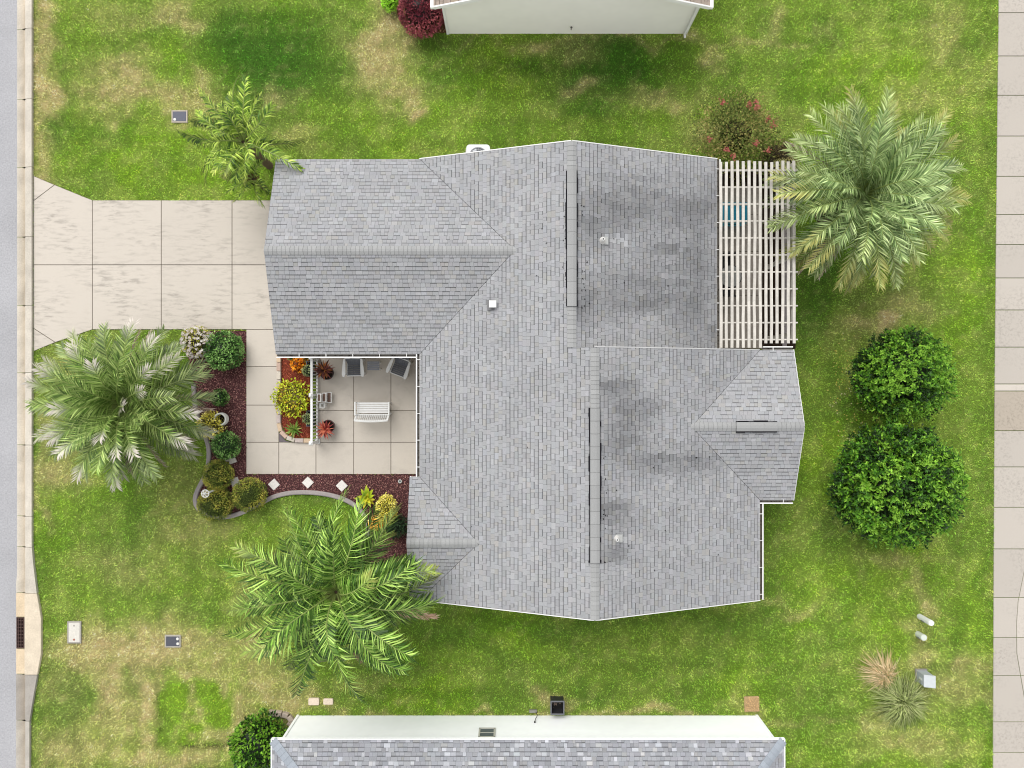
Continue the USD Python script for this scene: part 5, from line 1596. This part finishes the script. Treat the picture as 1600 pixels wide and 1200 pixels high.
for py, rot, lb in ((411, 0.0, 'black patio chair above the round table under the pergola'), (453, math.pi, 'black patio chair below the round table under the pergola')):
    c = W(1134, py, .45)
    t = thing('patio_chair', lb, 'chair', (c[0], c[1], .03), rot)
    m = MB(); m.box((0, 0, .43), (.46, .44, .06), BLK, ch=.02); put(t, 'seat', m, 'plastic')
    m = MB(); m.beam((0, .2, .46), (0, .30, .92), .46, .05, BLK, up=(0, 1, 0)); put(t, 'backrest', m, 'plastic')
    for sx in (-1, 1):
        for sy in (-1, 1):
            m = MB(); m.tube([(sx * .2, sy * .18, .42), (sx * .23, sy * .22, 0)], .014, BLK, 6); put(t, 'leg', m, 'metal')
        m = MB(); m.tube([(sx * .24, -.2, .42), (sx * .25, -.2, .64), (sx * .25, .24, .66)], .016, BLK, 6); put(t, 'arm', m, 'metal')
# garden hose piece hanging over the pergola's edge
m = MB(); m.prism(WP([(1222, 300), (1229, 300), (1229, 545), (1222, 545)]), -.02, .05, S(150, 142, 142), .01); put('/World', 'bed_curb', m, 'stone', label='straight grey concrete curb in the dark bed under the pergola', cat='garden border')

# air conditioner
c = W(747, 243, .85)
t = thing('air_conditioner', 'white air conditioner with round fan beside the house north wall', 'air conditioner', (c[0], c[1] , 0))
m = MB(); m.box((0, 0, .04), (1.05, 1.0, .1), S(190, 186, 178), ch=.01); put(t, 'pad', m, 'stone')
def rounded(w, h, r):
    return sbox(-w / 2 + r, -h / 2 + r, w / 2 - r, h / 2 - r).buffer(r, quad_segs=5)
m = MB(); m.prism(rounded(.86, .84, .12), .09, .74, S(226, 228, 232, .78)); put(t, 'casing', m, 'paint')
m = MB()
ring = rounded(.9, .88, .13)
m.prism(ring, .74, .80, S(238, 240, 244, .82), .02)
put(t, 'top_cover', m, 'paint')
m = MB(); m.lathe([(.335, .802), (.33, .803), (.001, .803)], S(96, 100, 108), 28); put(t, 'fan_well', m, 'plastic')
for k in range(4):
    a0 = k * math.pi / 2 + .5
    m = MB(); q = [(r * math.cos(a0 + d), r * math.sin(a0 + d)) for r, d in ((.08, 0), (.29, -.25), (.30, .35), (.08, .5))]
    m.prism(Polygon(q), .805, .812, S(206, 210, 216, .8)); put(t, 'fan_blade', m, 'plastic')
m = MB()
for r in (.1, .17, .24, .31, .34):
    m.tube([(r * math.cos(a), r * math.sin(a), .825) for a in np.linspace(0, 2 * math.pi, 33)], .005, S(214, 216, 220), 4)
for k in range(8):
    a = k * math.pi / 4; m.tube([(.06 * math.cos(a), .06 * math.sin(a), .827), (.35 * math.cos(a), .35 * math.sin(a), .827)], .005, S(214, 216, 220), 4)
put(t, 'fan_guard', m, 'paint')

# ---------------------------------------------------------------- utility things in the lawn
def lid(px, py, w, l, label, col, rim, dots, name='meter_box', rot=0.0, dotc=S(226, 226, 220)):
    c = W(px, py, .05)
    t = thing(name, label, 'utility cover', (c[0], c[1], 0), rot)
    m = MB()
    for s in (-1, 1):
        m.box((s * (w / 2 - .025), 0, .03), (.05, l, .07), rim, ch=.008); m.box((0, s * (l / 2 - .025), .03), (w - .1, .05, .07), rim, ch=.008)
    put(t, 'rim', m, 'stone')
    m = MB(); m.box((0, 0, .03), (w - .105, l - .105, .066), col, ch=.006); put(t, 'lid', m, 'stone')
    for x, y, r, k in dots:
        m = MB(); m.lathe([(r, .06), (r, .072), (r * .8, .076), (.001, .076)], k, 12, (x, y, 0)); put(t, 'lid_cap', m, 'plastic')


WH = S(236, 234, 226)
lid(280.5, 182, .62, .48, 'dark grey meter lid with one white cap in the upper lawn', S(112, 114, 126), S(200, 190, 176), [(-.18, -.12, .055, WH)])
lid(270, 1002, .62, .48, 'dark grey meter lid with two white caps in the dry lower lawn', S(92, 94, 104), S(190, 186, 176), [(.19, .1, .055, WH), (.2, -.09, .055, WH)])
lid(116, 988, .54, .86, 'pale rectangular concrete utility cover near the storm drain', S(226, 222, 212), S(176, 172, 164), [(0, .26, .025, S(110, 106, 100)), (0, -.28, .04, S(170, 110, 90))])


def pedestal(px, py, tx, ty, r, h, label, col):
    """Low telecom pedestal: round-ended post with cap."""
    c = W(px, py, 0)
    t = thing('utility_pedestal', label, 'utility pedestal', (c[0], c[1], 0))
    m = MB(); m.lathe([(.001, 0), (r, 0), (r, h * .93), (r * .97, h * .97)], col, 20); put(t, 'body', m, 'plastic')
    m = MB(); m.lathe([(r * 1.06, h * .80), (r * 1.06, h * .95), (r * .95, h), (.001, h * 1.015)], col * 1.04, 20); put(t, 'cap', m, 'plastic')
    m = MB(); m.box((-r * .75, -r * .62, h * .45), (.05, .05, .16), S(120, 122, 124), .7); put(t, 'tag', m, 'plastic')


pedestal(1436.5, 963, 0, 0, .105, .78, 'taller white utility pedestal near the sidewalk', S(238, 240, 240, .82))
pedestal(1434, 990.5, 0, 0, .115, .42, 'shorter pale grey utility pedestal near the sidewalk', S(212, 220, 210, .78))
c = W(1438.5, 1055, 0)
t = thing('utility_box', 'grey utility box with sloped top beside the ornamental grass', 'utility box', (c[0], c[1], 0), 0)
w, dpt, h = .36, .42, .62
m = MB()
V = [(-w / 2, -dpt / 2, 0), (w / 2, -dpt / 2, 0), (w / 2, dpt / 2, 0), (-w / 2, dpt / 2, 0), (-w / 2, -dpt / 2, h * .80), (w / 2, -dpt / 2, h), (w / 2, dpt / 2, h), (-w / 2, dpt / 2, h * .80)]
m.add(V, [(3, 2, 1, 0), (0, 1, 5, 4), (1, 2, 6, 5), (2, 3, 7, 6), (3, 0, 4, 7), (4, 5, 6, 7)], S(176, 184, 190, .75)); put(t, 'cabinet', m, 'paint')
m = MB(); m.box((0, 0, .02), (w + .1, dpt + .1, .08), S(150, 148, 142), ch=.01); put(t, 'plinth', m, 'stone')
m = MB(); m.box((-w / 2 - .004, 0, .3), (.01, .08, .2), S(230, 232, 230)); put(t, 'label_plate', m, 'paint')
m = MB(); m.beam((-w / 2, 0, h * .80 + .006), (w / 2 + .02, 0, h + .006), dpt + .05, .02, S(206, 212, 214, .75)); put(t, 'cabinet_lid', m, 'paint')

for px, w, lb in ((490.5, .42, 'left of two cream paving stones above the white house wall'), (513, .38, 'right of two cream paving stones above the white house wall')):
    c = W(px, 1096, .05)
    t = thing('paving_stone', lb, 'paving stone', (c[0], c[1], .03))
    m = MB(); m.prism(rounded(w, .27 if px < 500 else .23, .04), -.02, .06, S(238, 220, 200, .78), .012); put(t, 'slab', m, 'stone')
bs = thing('stone_edging', 'row of tan edging blocks beside the glossy shrub at the white house', 'edging')
path = LineString(WP([(421, 1112), (437, 1113), (452, 1117), (459, 1127), (452, 1132)]))
for k in range(5):
    p, q = (np.array(path.interpolate(path.length * (k + e) / 5).coords[0]) for e in (.05, .95))
    d = q - p
    m = MB(); m.box((*((p + q) / 2), .08), (np.linalg.norm(d), .2, .16), S(206, 190, 174) * rng.uniform(.85, 1.05), math.atan2(d[1], d[0]), .02); put(bs, 'block', m, 'stone')

# black open bin by the white wall
yb0 = -12.20
c = (W(871, 0, .45)[0], yb0 - .25, 0)
t = thing('open_bin', 'black open topped square bin against the white house wall', 'bin', c)
BK = S(46, 46, 50, .8)
m = MB()
for sx, sy, wx, wy in ((-.235, 0, .03, .5), (.235, 0, .03, .5), (0, -.235, .44, .03), (0, .235, .44, .03)):
    m.box((sx, sy, .22), (wx, wy, .44), BK, ch=.004)
put(t, 'bin_body', m, 'plastic')
m = MB()
for sx, sy, wx, wy in ((-.245, 0, .05, .54), (.245, 0, .05, .54), (0, -.245, .44, .05), (0, .245, .44, .05)):
    m.box((sx, sy, .45), (wx, wy, .03), S(110, 112, 118, .8), ch=.008)
put(t, 'rim', m, 'plastic')
m = MB(); m.box((0, 0, .05), (.44, .44, .04), S(24, 22, 20)); put(t, 'bin_floor', m, 'plastic')
n = 40; m = MB(); P = np.c_[rng.uniform(-.18, .18, n), rng.uniform(.02, .2, n), rng.uniform(.1, .2, n)]
m.leaves(P, unit(n), unit(n) + (0, 0, 1.5), .12, .05, S(170, 150, 136) * rng.uniform(.5, 1.1, (n, 1))); put(t, 'dry_leaves', m, 'matte_leaf', kind='stuff')
c = W(833, 1112, .1)
t = thing('hose_tap', 'grey water tap box with bent black hose at the white wall', 'water tap', (c[0], c[1], 0))
m = MB(); m.box((0, 0, .06), (.3, .1, .12), S(150, 150, 140), ch=.02); put(t, 'tap_box', m, 'plastic')
m = MB(); m.tube([(.1, 0, .1), (.16, -.05, .3), (.08, -.13, .42), (.05, -.16, .55)], .014, S(60, 58, 58), 6); m.lathe([(.03, .55), (.035, .6), (.001, .61)], S(60, 58, 58), 8, (.05, -.16, 0)); put(t, 'hose', m, 'plastic')
c = W(1174, 1099.5, .03)
t = thing('fibre_mat', 'square tan fibre mat on the lawn by the white house corner', 'mat', (c[0], c[1], .03), .03)
P = np.c_[rng.uniform(-.27, .27, 900), rng.uniform(-.27, .27, 900), rng.uniform(.03, .09, 900)]
m = MB(); m.box((0, 0, .02), (.56, .58, .06), S(206, 176, 132), ch=.01); put(t, 'backing', m, 'mulch')
a = rng.uniform(0, 6.28, 900); m = MB(); m.leaves(P, np.c_[np.cos(a), np.sin(a), rng.normal(0, .3, 900)], np.c_[rng.normal(0, .3, (900, 2)), np.ones(900)], .07, .014, S(222, 190, 144) * rng.lognormal(0, .3, (900, 1))); put(t, 'fibres', m, 'matte_leaf', kind='stuff')
